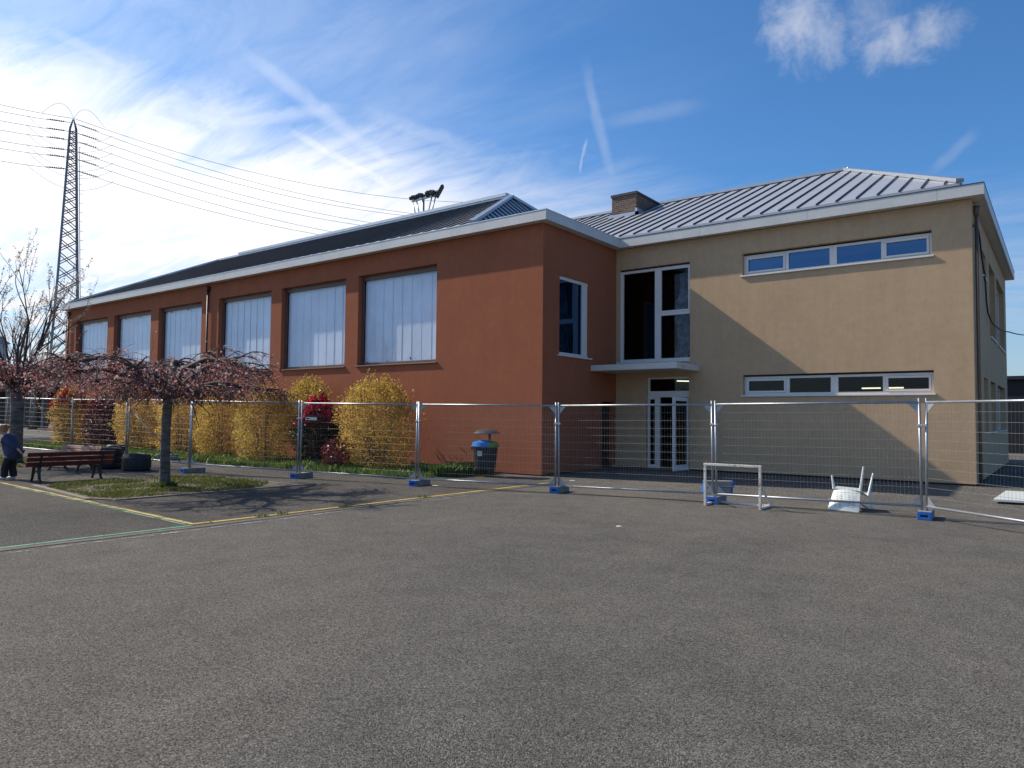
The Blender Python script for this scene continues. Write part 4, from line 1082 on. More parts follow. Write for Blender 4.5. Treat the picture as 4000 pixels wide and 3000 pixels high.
def shrub_pts(c, rx, ry, H, n, seed, z0=.06, p=2.9, inner=.42, hmin=0, hmax=1):
    r2 = np.random.default_rng(seed); out = []
    th = r2.uniform(0, 2 * np.pi, n); h = r2.uniform(hmin, hmax, n) ** .9; q = r2.uniform(inner ** 2, 1, n) ** .5
    for t, hh, qq in zip(th, h, q):
        base = .80 + .20 * math.sin(min(1, hh * 1.7) * math.pi / 2)
        rr = base * max(0.02, 1 - max(0, (hh - .35) / .65) ** p) ** .5 * (1 + lump(t, hh * H, seed)) * qq
        rr = max(rr, .05)
        out.append((c[0] + rx * rr * math.cos(t), c[1] + ry * rr * math.sin(t), z0 + hh * H * (1 + .20 * noise.noise(Vector((math.cos(t) * 2.5 * qq, math.sin(t) * 2.5 * qq, seed))))))
    return np.array(out)
def shrub(label, c, rx, ry, H, layers, seed, shoots=0, smat=None, ymax=16.42):
    """layers: list of (n, leaf size, material, hmin, hmax, name)"""
    r = thing('shrub', label, 'shrub', (c[0], c[1], 0), 0, 'shrubs along the red hall')
    st = MB(); r2 = random.Random(seed)
    for k_ in range(16):
        a = r2.uniform(0, 2 * math.pi); q = r2.uniform(.2, .85)
        tip = (c[0] + rx * q * math.cos(a), min(ymax - .1, c[1] + ry * q * math.sin(a)), H * r2.uniform(.6, .92))
        mid = (c[0] + rx * q * .45 * math.cos(a), c[1] + ry * q * .45 * math.sin(a), tip[2] * .5)
        st.tube([(c[0] + rx * .2 * math.cos(a), c[1] + ry * .2 * math.sin(a), 0), mid, tip], [.018, .012, .005], 5, False)
    extra = []
    for k_ in range(shoots):
        a = r2.uniform(0, 2 * math.pi); q = math.sqrt(r2.uniform(0, .75)); x = c[0] + rx * q * math.cos(a); y = c[1] + ry * q * math.sin(a)
        zt = H * (1 - .35 * q * q) ; ln = r2.uniform(.12, .55); dx, dy = r2.uniform(-.12, .12), r2.uniform(-.1, .1)
        st.tube([(x, y, zt * .8), (x + dx, y + dy, zt + ln)], [.008, .003], 4, False)
        for m_ in range(34): t = r2.uniform(0, 1); extra.append((x + dx * t + r2.gauss(0, .03), y + dy * t + r2.gauss(0, .03), zt * .85 + (zt * .15 + ln) * t + r2.gauss(0, .02)))
    st.build('stems', M_TWIG, r)
    for i, (n, sz, mat, h0, h1, nm) in enumerate(layers):
        P = shrub_pts(c, rx, ry, H, int(n * 1.65), seed + 17 * i, hmin=h0, hmax=h1)
        if i == 0 and extra: P = np.vstack([P, np.array(extra)])
        P[:, 1] = np.minimum(P[:, 1], ymax - np.abs(P[:, 1] - ymax) * .05)
        V, F = leaf_quads(P, sz * .92); fast_mesh(nm, V, F, mat, r)
    return r
shrub('tallest golden shrub with upright shoots, nearest the bare red wall', (-16.45, 15.05), 1.28, 1.15, 2.52, [(11000, .062, M_GOLD, .0, 1, 'foliage')], 11, 44)
shrub('glossy crimson-topped shrub between the two large golden ones', (-19.15, 14.95), .80, .8, 2.05, [(2600, .085, M_REDL, .60, 1.0, 'foliage'), (3600, .08, M_DKGR, 0, .72, 'lower_foliage')], 23)
shrub('knee-high shrub with red and dark green leaves under the tallest golden one', (-17.05, 14.05), .52, .42, .85, [(1100, .07, M_REDD, .0, 1.0, 'foliage')], 29)
shrub('golden shrub with pale yellow left flank, left of the crimson one', (-21.75, 14.75), 1.08, 1.0, 2.45, [(8500, .062, M_GOLDG, 0, 1, 'foliage'), (1300, .06, M_ORANGE, .62, .98, 'orange_foliage')], 31, 12)
shrub('rounded yellow shrub crown behind the crimson shrub, close to the wall', (-20.7, 15.75), 1.35, .62, 2.70, [(6500, .062, M_GOLDG, .2, 1, 'foliage')], 37, 14)
shrub('clipped golden hedge shrub right of the cherry trunk', (-24.9, 15.1), 1.05, .95, 2.35, [(7500, .062, M_GOLD, 0, 1, 'foliage')], 41, 4)
shrub('clipped golden hedge shrub directly behind the cherry trunk', (-27.9, 15.2), 1.25, .95, 2.35, [(7500, .065, M_GOLD, 0, 1, 'foliage')], 43, 4)
shrub('clipped golden hedge shrub left of the cherry trunk', (-31.5, 15.2), 1.25, .95, 2.30, [(7000, .068, M_GOLD, 0, 1, 'foliage')], 47, 4)
shrub('dark purple-leaved shrub between golden ones at the left', (-35.2, 15.4), .95, .8, 2.25, [(3600, .085, M_PURP, 0, 1, 'foliage'), (260, .09, M_REDL, .6, 1, 'red_foliage')], 53)
shrub('orange and gold shrub with scarlet shoots at the far left end of the hall', (-38.1, 15.2), 1.0, .9, 2.75, [(5200, .075, M_GOLDG, 0, .98, 'foliage'), (1200, .075, M_ORANGE, 0, .8, 'orange_foliage'), (900, .12, M_REDB, .66, .96, 'scarlet_foliage')], 59, 2)

# ================================================================== TREES
def branch_pts(p, d, L, n, droop, wander, r2, up=0.0):
    pts = [Vector(p)]; d = Vector(d).normalized()
    for i in range(n):
        d = (d + Vector((r2.gauss(0, wander), r2.gauss(0, wander), r2.gauss(0, wander * .7) - droop * (i / n) + up))).normalized()
        pts.append(pts[-1] + d * L / n)
    return pts

def weeping(label, base, top, crown_r, seed, ntw=1.0, zlow=1.85):
    r2 = random.Random(seed)
    r = thing('cherry_tree', label, 'tree', base)
    x, y, _ = base; tr = MB()
    rad = [.165, .125, .108, .10, .097, .096, .11]; zs = [0, .12, .35, .8, 1.3, top - .1, top + .12]
    tr.tube([(x + .10 * t * t * -0 + .03 * math.sin(z * 2) + (z / top) * .07, y + .02 * math.cos(z * 3), z) for z, t in zip(zs, range(7))], rad, 14)
    tr.build('trunk', M_BARK, r, smooth=True)
    br = MB(); tips = []; tw = MB()
    c = Vector((x + .07, y, top))
    nl = 10
    for k_ in range(nl):
        a = 2 * math.pi * k_ / nl + r2.uniform(-.25, .25); R_ = crown_r * r2.uniform(.85, 1.12)
        out = Vector((math.cos(a), math.sin(a), 0)); hgt = r2.uniform(.30, .95)
        # arching limb
        pts = []; m = 9
        for i in range(m + 1):
            t = i / m
            pts.append(c + out * (R_ * .82 * t) + Vector((r2.gauss(0, .04), r2.gauss(0, .04), hgt * math.sin(min(1, t * 1.25) * math.pi * .62) * 1.0 - .25 * max(0, t - .6))))
        br.tube(pts, [.085 * (1 - .85 * i / m) + .008 for i in range(m + 1)], 7)
        for i in range(1, m + 1):
            for q in range(3):
                d = (out * r2.uniform(.2, 1) + Vector((-out.y, out.x, 0)) * r2.choice([-1, 1]) * r2.uniform(.3, 1) + Vector((0, 0, r2.uniform(-.25, .45))))
                sp_ = branch_pts(pts[i], d, r2.uniform(.5, 1.05), 7, .42, .13, r2)
                br.tube(sp_, [.018 * (1 - .8 * j / 7) + .003 for j in range(8)], 5, False)
                for j in range(2, 8):
                    for w_ in range(r2.choice((1, 1, 2))):
                        d2 = Vector((r2.gauss(0, 1), r2.gauss(0, 1), r2.uniform(-.7, .35))); tp = branch_pts(sp_[j], d2, r2.uniform(.22, .55), 5, .5, .18, r2)
                        tp = [Vector((p.x, p.y, max(p.z, zlow + r2.uniform(-.12, .35)))) for p in tp]
                        tw.tube(tp, [.0045, .004, .0035, .003, .0025, .002], 3, False); tips += tp[1:]
    br.build('branches', M_TWIG, r, smooth=True); tw.build('twigs', M_TWIG, r)
    T_ = np.array([tuple(t) for t in tips])
    idx = rng.integers(0, len(T_), int(11500 * ntw)); P = T_[idx] + rng.normal(0, .035, (len(idx), 3))
    V, F = leaf_quads(P, .041, aspect=.5); fast_mesh('foliage', V, F, M_CHERRY, r)
    idx = rng.integers(0, len(T_), int(1700 * ntw)); P = T_[idx] + rng.normal(0, .03, (len(idx), 3)); V, F = leaf_quads(P, .055, aspect=.9); fast_mesh('blossom', V, F, M_PINK, r)
    return r
M_CHERRY = leaf_mat('cherry_leaf', [(.18, .065, .055), (.38, .135, .112), (.55, .21, .18), (.68, .36, .33)], .5, .5)
M_PINK = leaf_mat('pink_blossom', [(.42, .26, .28), (.62, .46, .48)], .4, .6)
M_BUD = leaf_mat('pale_bud', [(.16, .12, .10), (.34, .29, .24), (.60, .57, .54)], .3, .6)
weeping('umbrella-shaped weeping cherry with reddish leaves on the dry lawn', (-15.73, 8.2, 0), 1.98, 2.65, 5)

def grow(br, p, d, L, r0, depth, r2, tips, spread=.55, up=.10, nseg=5, wander=.09, ratio=.68, kids=(2, 4), nside=6):
    pts = branch_pts(p, d, L, nseg, 0, wander, r2, up)
    r1 = r0 * .55
    br.tube(pts, [r0 + (r1 - r0) * i / nseg for i in range(nseg + 1)], max(3, nside), False)
    if depth == 0:
        tips.append(pts); return
    for k_ in range(r2.randint(*kids)):
        i = r2.randint(max(1, nseg - 3), nseg); dd = (pts[i] - pts[i - 1]).normalized()
        ax = Vector((r2.gauss(0, 1), r2.gauss(0, 1), r2.gauss(0, .5))); ax = (ax - dd * ax.dot(dd)).normalized()
        grow(br, pts[i], dd + ax * spread * r2.uniform(.6, 1.3), L * ratio * r2.uniform(.75, 1.2), max(.004, r1 * .85), depth - 1, r2, tips, spread, up, max(3, nseg - 1), wander, ratio, kids, nside - 1)

def upright_cherry():
    r2 = random.Random(12); base = (-25.75, 8.75, 0)
    r = thing('cherry_tree', 'tall upright cherry with pale buds at the left edge behind the child', 'tree', base)
    t = MB(); t.tube([(base[0] + .02 * math.sin(z), base[1], z) for z in (0, .15, .8, 1.6, 2.2, 2.6)], [.27, .21, .185, .18, .19, .15], 14); t.build('trunk', M_BARK, r, smooth=True)
    br = MB(); tips = []; c = Vector((base[0], base[1], 2.1))
    for k_ in range(9):
        a = 2 * math.pi * k_ / 9 + r2.uniform(-.3, .3); d = Vector((math.cos(a) * .52, math.sin(a) * .52, 1))
        grow(br, c + Vector((0, 0, r2.uniform(0, .5))), d, r2.uniform(1.5, 2.4), .046, 3, r2, tips, .46, .05, 7, .07, .66, (2, 3))
    # long near-horizontal limbs on the right-hand side
    for a, el in ((-.25, .30), (.35, .22), (.1, .55), (-.7, .35)):
        grow(br, c + Vector((0, 0, .1)), Vector((math.cos(a), math.sin(a), el)), 2.1, .035, 2, r2, tips, .4, .0, 6, .08, .6, (2, 3))
    br.build('branches', M_TWIG, r)
    P = []
    for pts in tips:
        for i in range(len(pts) - 1):
            for m in range(7): P.append(tuple(pts[i].lerp(pts[i + 1], r2.random()) + Vector((r2.gauss(0, .028), r2.gauss(0, .028), r2.gauss(0, .028)))))
    V, F = leaf_quads(np.array(P), .042, aspect=.8); fast_mesh('buds', V, F, M_BUD, r)
    # drooping pink lower crown
    lo, tw, tp_ = MB(), MB(), []
    for k_ in range(13):
        a = 2 * math.pi * k_ / 13 + r2.uniform(-.2, .2); out = Vector((math.cos(a), math.sin(a), 0)); R_ = r2.uniform(1.7, 2.7); pts = []
        for i in range(9): t_ = i / 8; pts.append(Vector((base[0], base[1], 2.2)) + out * R_ * t_ + Vector((r2.gauss(0, .05), r2.gauss(0, .05), .95 * math.sin(min(1, t_ * 1.1) * 2.4) - .2 * t_)))
        lo.tube(pts, [.05 - .005 * i for i in range(9)], 6)
        for i in range(2, 9):
            for q in range(5):
                d2 = Vector((r2.gauss(0, 1), r2.gauss(0, 1), r2.uniform(-.5, .5))); tt = branch_pts(pts[i], d2, r2.uniform(.35, .95), 6, .45, .15, r2); tt = [Vector((p.x, p.y, max(p.z, 1.9 + r2.uniform(0, .3)))) for p in tt]
                tw.tube(tt, [.009, .008, .006, .005, .004, .003, .002], 4, False); tp_ += tt[1:]
    lo.build('lower_branches', M_TWIG, r); tw.build('twigs', M_TWIG, r)
    T_ = np.array([tuple(t_) for t_ in tp_]); idx = rng.integers(0, len(T_), 6500); P = T_[idx] + rng.normal(0, .06, (6500, 3)); V, F = leaf_quads(P, .052, aspect=.5); fast_mesh('foliage', V, F, M_CHERRY, r)
    idx = rng.integers(0, len(T_), 900); P = T_[idx] + rng.normal(0, .05, (900, 3)); V, F = leaf_quads(P, .055, aspect=.9); fast_mesh('blossom', V, F, M_PINK, r)
upright_cherry()
def bare_tree(label, base, H, seed, dep=5):
    r2 = random.Random(seed); r = thing('bare_tree', label, 'tree', base, 0, 'leafless trees behind the left end of the hall')
    t = MB(); b = Vector(base); t.tube([b, b + Vector((0, 0, H * .12)), b + Vector((.1, 0, H * .26))], [H * .03, H * .022, H * .02], 10); t.build('trunk', M_TWIGP, r, smooth=True)
    br = MB(); tips = []
    for k_ in range(6):
        a = 2 * math.pi * k_ / 6 + r2.uniform(-.3, .3)
        grow(br, b + Vector((.1, 0, H * r2.uniform(.2, .26))), Vector((math.cos(a) * .5, math.sin(a) * .5, 1)), H * .27, H * .012, dep, r2, tips, .5, .05, 5, .07, .72, (2, 3), 6)
    br.build('crown', M_TWIGP, r)
bare_tree('leafless tree just left of the lattice tower, behind the covered walkway', (-74.5, 26.6, 0), 13.0, 3)
bare_tree('leafless tree at the left edge behind the upright cherry', (-80, 26.6, 0), 13.0, 8)

# ================================================================== BACKGROUND BUILDINGS
M_PALEW = simple('pale_wall', (.42, .43, .45), .8, var=.1); M_DARKR = simple('dark_slate', (.045, .047, .055), .7, var=.2); M_BRICKB = simple('brown_wall', (.14, .075, .06), .9, var=.15)
wk = thing('covered_walkway', 'flat-roofed covered walkway on concrete pillars beyond the end of the hall', 'shelter', (-80, 30, 0))
MB().box((-122, 28.0, 4.35), (-64, 37, 4.75)).build('roof', simple('pale_roof_edge', (.60, .62, .64), .6), wk)
MB().box((-122, 36.5, .06), (-64, 36.9, 4.35)).build('back_wall', M_DARKIN, wk)
for px_ in (-97, -92, -87.0, -82.3, -77.5, -72, -66.5):
    MB().box((px_ - .24, 30.2, .05), (px_ + .24, 30.66, 4.35)).build('pillar', simple('pillar_concrete', (.22, .22, .22), .9, var=.15), wk)
hs = thing('house', 'dark gabled brick house behind the left end of the hall', 'house', (-118, 46, 0))
MB().box((-128, 45.5, 0), (-108, 52, 8.6)).build('wall', M_BRICKB, hs)
rf = MB(); 
rf.add([(-129, 44.9, 8.5), (-107, 44.9, 8.5), (-107, 52.6, 8.5), (-129, 52.6, 8.5), (-123, 48.7, 10.6), (-113, 48.7, 10.6)], [(0, 1, 5, 4), (1, 2, 5), (2, 3, 4, 5), (3, 0, 4), (0, 3, 2, 1)])
rf.build('roof', M_DARKR, hs); MB().box((-117.6, 48.2, 9.6), (-116.8, 49, 11.6)).build('chimney', M_BRICKB, hs)
h2 = thing('house', 'pale grey hip-roofed house at the very left edge of the scene', 'house', (-133, 39, 0))
MB().box((-141, 37.2, 0), (-124.8, 40.8, 11.8)).build('wall', M_PALEW, h2)
rf = MB(); rf.add([(-141.5, 36.8, 11.7), (-124.4, 36.8, 11.7), (-124.4, 41.2, 11.7), (-141.5, 41.2, 11.7), (-139, 39, 14.3), (-127.5, 39, 14.3)], [(0, 1, 5, 4), (1, 2, 5), (2, 3, 4, 5), (3, 0, 4), (0, 3, 2, 1)]); rf.build('roof', simple('grey_roof', (.22, .23, .26), .6, var=.1), h2)
sh = thing('shed', 'dark blue-black shed wall at the right behind the beige block', 'shed', (3, 46, 0))
MB().box((-3.2, 44.0, 0), (14, 50, 3.75)).build('wall', simple('dark_shed', (.012, .014, .022), .7, var=.2), sh); MB().box((-3.4, 43.8, 3.75), (14.2, 50.2, 3.92)).build('roof', M_SEAM, sh)
dd = MB(); dd.box((2, 43.96, .1), (4.5, 43.999, 2.6)); dd.build('door', simple('blue_door', (.02, .035, .10), .6), sh)
# low board and boulder on the left
tag(MB().bar((-46.2, 16.0, .11), (-45.6, 18.6, .11), .08, .20).build('low_board', simple('blue_grey_board', (.36, .40, .47), .6), None), 'low blue-grey board on the ground past the end of the shrubs', 'board')
bo = bmesh.new(); bmesh.ops.create_icosphere(bo, subdivisions=4, radius=1)
for v_ in bo.verts:
    k_ = 1 + .12 * noise.noise(v_.co * 1.6); v_.co = Vector((v_.co.x * 1.1 * k_, v_.co.y * .8 * k_, max(-.15, v_.co.z) * 1.05 * k_))
me = bpy.data.meshes.new('boulder'); bo.to_mesh(me); bo.free(); me.polygons.foreach_set('use_smooth', [True] * len(me.polygons)); me.materials.append(simple('grey_stone', (.22, .215, .20), .85, var=.25, bump=.4, bscale=5))
o = bpy.data.objects.new('boulder', me); COL.objects.link(o); o.location = (-68.5, 26.6, .2); tag(o, 'rounded grey boulder by a pillar of the covered walkway', 'boulder')

# ================================================================== PYLON AND WIRES
PX_, PY_ = -92.4, 36.0
M_PYL = simple('pylon_steel', (.17, .185, .21), .5, .5, var=.2)
M_PYLD = simple('pylon_dark', (.07, .08, .10), .5, .4, var=.2)
py_ = thing('lattice_tower', 'tall steel lattice power tower above the left end of the hall', 'power tower', (PX_, PY_, 0))
Hh = 36.1
def half(z):
    if z > 34.9: return max(.04, .29 * (Hh - z) / 1.2 + .03)
    if z > 18: return .32 + (.95 - .32) * (34.9 - z) / 16.9
    return .95 + (1.75 - .95) * (18 - z) / 18
ang_p = math.atan2(36, -92.4) + math.radians(2); cA, sA = math.cos(ang_p), math.sin(ang_p)
def PP(u, v, z): return (PX_ + u * cA - v * sA, PY_ + u * sA + v * cA, z)
lg = MB(); zz = list(np.linspace(0, 34.9, 24)) + [Hh]
for su in (-1, 1):
    for sv in (-1, 1):
        lg.tube([PP(su * half(z), sv * half(z), z) for z in zz], [.12] * 24 + [.06], 6)
lg.build('leg', M_PYL, py_)
bc = MB(); z = .3
while z < 34.4:
    w_ = half(z) * 1.05; z2 = min(34.8, z + w_ * 1.55)
    for s in (-1, 1):
        for A, B in (((-1, s), (1, s)), ((s, -1), (s, 1))):
            bc.tube([PP(A[0] * half(z), A[1] * half(z), z), PP(B[0] * half(z2), B[1] * half(z2), z2)], .055, 4, False); bc.tube([PP(B[0] * half(z), B[1] * half(z), z + .35), PP(A[0] * half(z2), A[1] * half(z2), z2 + .1)], .055, 4, False)
    z = z2 + .1
bc.build('bracing', M_PYLD, py_)
ld = MB(); ld.tube([PP(0, -half(z) - .28, z) for z in np.linspace(0, 33.0, 12)], .04, 5)
for z in np.arange(1, 33, 1.1): ld.tube([PP(0, -half(z) - .28, z), PP(0, -half(z) - .62, z)], .025, 4)
ld.build('ladder', M_PYL, py_)
# conductors
def rayp(x, y, dist):
    v = (fw + rt * ((x - 2000) / 2852.04668) - up * ((y - 1500) / 2852.04668)); return Vector((0, 0, 1.62)) + v * dist
wires = [(455, 637, 250, 1.0), (470, 640, 285, .3), (508, 640, 365, -.3), (540, 640, 435, .3), (580, 640, 530, -.3), (608, 640, 590, .3), (655, 640, 695, -.3)]
M_COND = simple('conductor', (.24, .25, .28), .5, .4)
M_INS = simple('insulator', (.03, .035, .045), .35, var=.1)
ends_r = [820, 855, 884, 938, 985, 1040, 1094]   # where each wire meets the far right in the photo's rows, x about 1700..
names = ['topmost', 'second', 'third', 'fourth', 'fifth', 'sixth', 'lowest']
ra = [(1.0, 722, 130), (1.0, 805, 188), (1.0, 856, 268), (1.0, 943, 350), (1.0, 1000, 443), (1.0, 1085, 508), (1.0, 1146, 617)]
depth0 = (Vector((PX_, PY_, 20)) - Vector((0, 0, 1.62))).dot(fw)
for i, nm in enumerate(names):
    ya = (250, 288, 365, 437, 527, 590, 693)[i]
    xt = 637 if i == 0 else 632
    off = 0 if i == 0 else (.9 if i % 2 else -.9)
    A_ = rayp(xt * .4521, 350 + ya * .4521, depth0 + off)
    Bq = rayp(2212 * .4521, 350 + ra[i][1] * .4521, depth0 + 12 + off)
    Cq = rayp(0, 350 + ra[i][2] * .4521, depth0 - 5 + off)
    w_ = MB()
    dr = Bq - A_; dl = Cq - A_
    pts = []
    for t in np.linspace(-3.2, 0, 14): pts.append(A_ + dl * (-t) + Vector((0, 0, .35 * (t * t + t) )))
    for t in np.linspace(0, 2.6, 16)[1:]: pts.append(A_ + dr * t + Vector((0, 0, 1.35 * (t * t - t))))
    rr = .029
    w_.tube(pts, rr, 5, False)
    r = thing('power_line', f'{nm} of the seven thin power lines strung from the lattice tower', 'power line', A_, 0, 'power lines on the lattice tower')
    w_.build('conductor', M_COND, r)
    if i > 0:
        ins = MB()
        for dvec in (dr, dl):
            n_ = dvec.normalized()
            for k_ in range(7):
                p = A_ + n_ * (1.0 + .22 * k_); ins.tube([p - n_ * .04, p + n_ * .04], .10, 8)
            ins.tube([A_ + n_ * .5, A_ + n_ * 2.7], .03, 5)
        ins.build('insulator', M_INS, r)
        jp = MB(); p0 = A_ + dl.normalized() * 4.6; p1 = A_ + dr.normalized() * 4.2
        jp.tube([p0.lerp(p1, t) - Vector((0, 0, 1.9 * (1 - (2 * t - 1) ** 2))) for t in np.linspace(0, 1, 12)], .02, 4, False); jp.build('jumper', M_COND, r)
    else:
        jp = MB()
        for dvec in (dr, dl):
            p1 = A_ + dvec.normalized() * 3.2; jp.tube([A_.lerp(p1, t) + Vector((0, 0, 1.5 * math.sin(math.pi * t ** .8))) for t in np.linspace(0, 1, 10)], .02, 4, False)
        jp.build('jumper', M_COND, r)
# droppers joining wire pairs
# ------------------------------------------------------------------ floodlight mast
ml = thing('floodlight_mast', 'floodlight mast with a fan of braces and dark lamps showing above the hall ridge', 'floodlight', (-42.0, 43, 0))
def MPt(rx_, rz_, Y=43.0): return Vector((rx_ * Y, Y, 1.62 + rz_ * Y))
M_MAST = simple('mast_steel', (.46, .48, .52), .4, .7, var=.1)
b = MB(); b.tube([(-41.98, 43, 0), (-41.98, 43, 12), MPt(-.9755, .4177)], [.28, .20, .11], 12); b.build('mast', M_MAST, ml, smooth=True)
b = MB(); b.bar(MPt(-1.006, .4175), MPt(-.9415, .4190), .16, .12); b.build('crossbar', M_MAST, ml)
for t0, t1 in ((-1.005, -.990), (-.9935, -.981), (-.953, -.967), (-.943, -.957)):
    b = MB(); b.tube([MPt(t0, .4172), MPt(t1, .375)], .055, 8); b.build('brace', M_MAST, ml, smooth=True)
def lamp(c, w_, h_, d_, rot, nm='lamp'):
    b = MB(); b.box((-w_ / 2, -d_ / 2, -h_ / 2), (w_ / 2, d_ / 2, h_ / 2)); b.box((-w_ * .3, -d_ * .3, h_ / 2), (w_ * .3, d_ * .3, h_ / 2 + .09))
    mtx = Matrix.Translation(c) @ Euler(rot).to_matrix().to_4x4(); b.v = [tuple(mtx @ Vector(v)) for v in b.v]; b.build(nm, M_BLACK, ml, bevel=.02)
lamp(MPt(-1.0, .4235), .72, .28, .5, (.3, 0, .2)); lamp(MPt(-.983, .4245), .62, .28, .5, (.2, .1, .2)); lamp(MPt(-.9625, .4240), .36, .40, .5, (.2, -.2, .2)); lamp(MPt(-.9535, .4270), .68, .13, .5, (.5, .15, .2)); lamp(MPt(-.9480, .4225), .42, .30, .5, (0, -.5, .2)); lamp(MPt(-.9330, .4240), .15, 1.05, .6, (0, .5, .5)); lamp(MPt(-.942, .4250), .5, .08, .12, (0, -.1, 0), 'lamp_arm')

# ================================================================== CHILD
def skin(name, verts, edges, radii, mat, parent, sub=2, root=0):
    me = bpy.data.meshes.new(name); me.from_pydata([tuple(v) for v in verts], edges, []); me.materials.append(mat)
    o = bpy.data.objects.new(name, me); COL.objects.link(o); o.parent = parent; o.matrix_parent_inverse = par_inv(parent)
    m = o.modifiers.new('skin', 'SKIN'); m.use_smooth_shade = True
    sv = me.skin_vertices[0].data
    for i, r_ in enumerate(radii):
        sv[i].radius = r_ if isinstance(r_, tuple) else (r_, r_)
        sv[i].use_root = (i == root)
    s = o.modifiers.new('sub', 'SUBSURF'); s.levels = sub; s.render_levels = sub
    return o
CH = Vector((-20.22, 6.74, 0.0)); Fd = Vector((-.797, -.604, 0)); Sd = Vector((.604, -.797, 0))   # facing (picture left), side (towards camera)
def B(f, s, z): return CH + Fd * f + Sd * s + Vector((0, 0, z))
person = thing('person', 'child in a navy jacket and dark trousers bending forward by the red bench', 'person', CH)
M_SKIN = simple('skin', (.50, .29, .21), .5, var=.06); M_JACK = simple('navy_jacket', (.022, .036, .085), .7, var=.25, scale=8, bump=.4, bscale=14)
M_TROU = simple('dark_trousers', (.014, .015, .016), .8, var=.3, scale=8, bump=.3, bscale=16); M_HAIR = simple('blond_hair', (.36, .20, .10), .6, var=.3, scale=30, bump=.5, bscale=60); M_SHOE = simple('white_shoes', (.55, .54, .56), .55, var=.12)
V_ = []; E_ = []; R2 = []
def nd(p, r_, par=None):
    V_.append(p); R2.append(r_)
    if par is not None: E_.append((par, len(V_) - 1))
    return len(V_) - 1
pel = nd(B(-.05, 0, .62), (.105, .10)); ab = nd(B(-.03, 0, .76), (.095, .09), pel); chs = nd(B(.01, 0, .93), (.105, .10), ab); nk = nd(B(.07, 0, 1.06), .045, chs); nk2 = nd(B(.11, 0, 1.10), .043, nk)
h1 = nd(B(.165, 0, 1.135), (.075, .08), nk2); h2_ = nd(B(.215, 0, 1.19), (.086, .096), h1); h3 = nd(B(.225, 0, 1.24), (.05, .06), h2_)
for s in (-1, 1):
    hp = nd(B(-.05, s * .075, .56), .075, pel); kn = nd(B(.0 + .03 * s, s * .085, .31), .055, hp); an = nd(B(-.03 + .05 * s, s * .085, .07), .036, kn); ft = nd(B(.07 + .05 * s, s * .09, .035), .03, an)
    sh_ = nd(B(.03, s * .14, 1.0), .05, chs)
    if s > 0: el = nd(B(-.18, s * .19, .86), .038, sh_); wr = nd(B(-.33, s * .17, .74), .028, el); hd_ = nd(B(-.37, s * .17, .70), (.03, .016), wr); hdir = Vector((-.04, 0, -.035))
    else: el = nd(B(.14, s * .18, .79), .038, sh_); wr = nd(B(.27, s * .12, .82), .028, el); hd_ = nd(B(.32, s * .12, .835), (.03, .016), wr); hdir = Vector((.045, 0, .012))
    hb = V_[hd_]
    for k_ in range(5):
        o_ = (k_ - 2) * .014; ln = (.8, 1.0, 1.1, 1.0, .75)[k_] if k_ else .7
        dv_ = Fd * hdir.x + Vector((0, 0, hdir.z))
        if k_ == 0:
            a_ = nd(hb + Sd * -.03 + dv_ * .2, .009, hd_); nd(hb + Sd * -.045 + dv_ * .8, .007, a_)
        else:
            a_ = nd(hb + Sd * o_ + dv_ * .9 * ln, .0085, hd_); c2 = nd(hb + Sd * o_ + dv_ * 1.5 * ln + Vector((0, 0, -.008)), .0075, a_); nd(hb + Sd * o_ + dv_ * 1.9 * ln + Vector((0, 0, -.022)), .006, c2)
# nose and ear hints on the head
nd(B(.315, 0, 1.155), .014, h2_)
body = skin('body', V_, E_, R2, M_SKIN, person)
e_ = MB()
for s in (-1, 1): e_.lathe([(.0, -.012), (.009, -.006), (.011, 0), (.009, .006), (0, .012)], B(.292, s * .036, 1.195), 8, False)
e_.build('eye', M_BLACK, person, smooth=True)
er = MB()
for s in (-1, 1): c = B(.185, s * .090, 1.175); er.lathe([(.0, -.03), (.016, -.02), (.02, 0), (.014, .02), (0, .03)], c, 8, False)
er.build('ear', M_SKIN, person, smooth=True)
mo = MB(); mo.bar(B(.285, -.025, 1.120), B(.285, .025, 1.120), .008, .008); mo.build('mouth', simple('lips', (.35, .13, .11), .5), person)
# hair: cap over the crown plus a tuft blown back
hm = bmesh.new(); bmesh.ops.create_icosphere(hm, subdivisions=4, radius=1)
hc = B(.185, 0, 1.215)
for v_ in list(hm.verts):
    d_ = v_.co.copy(); f_, z_ = d_.dot(Vector((1, 0, 0))), d_.z
    k_ = 1 + .10 * noise.noise(d_ * 4)
    v_.co = hc + Fd * d_.x * .120 * k_ + Sd * d_.y * .112 * k_ + Vector((0, 0, d_.z * .108 * k_))
rm = [v_ for v_ in hm.verts if (v_.co - hc).z < -.02 - .6 * max(-.03, -(v_.co - hc).dot(Fd)) or ((v_.co - hc).dot(Fd) > .06 and (v_.co - hc).z < .045)]
bmesh.ops.delete(hm, geom=rm, context='VERTS')
me = bpy.data.meshes.new('hair'); hm.to_mesh(me); hm.free(); me.materials.append(M_HAIR); me.polygons.foreach_set('use_smooth', [True] * len(me.polygons))
ho = bpy.data.objects.new('hair', me); COL.objects.link(ho); ho.parent = person; ho.matrix_parent_inverse = Matrix.Translation(-CH); smd = ho.modifiers.new('s', 'SOLIDIFY'); smd.thickness = .018; smd.offset = 0
tuft = MB(); r2 = random.Random(4)
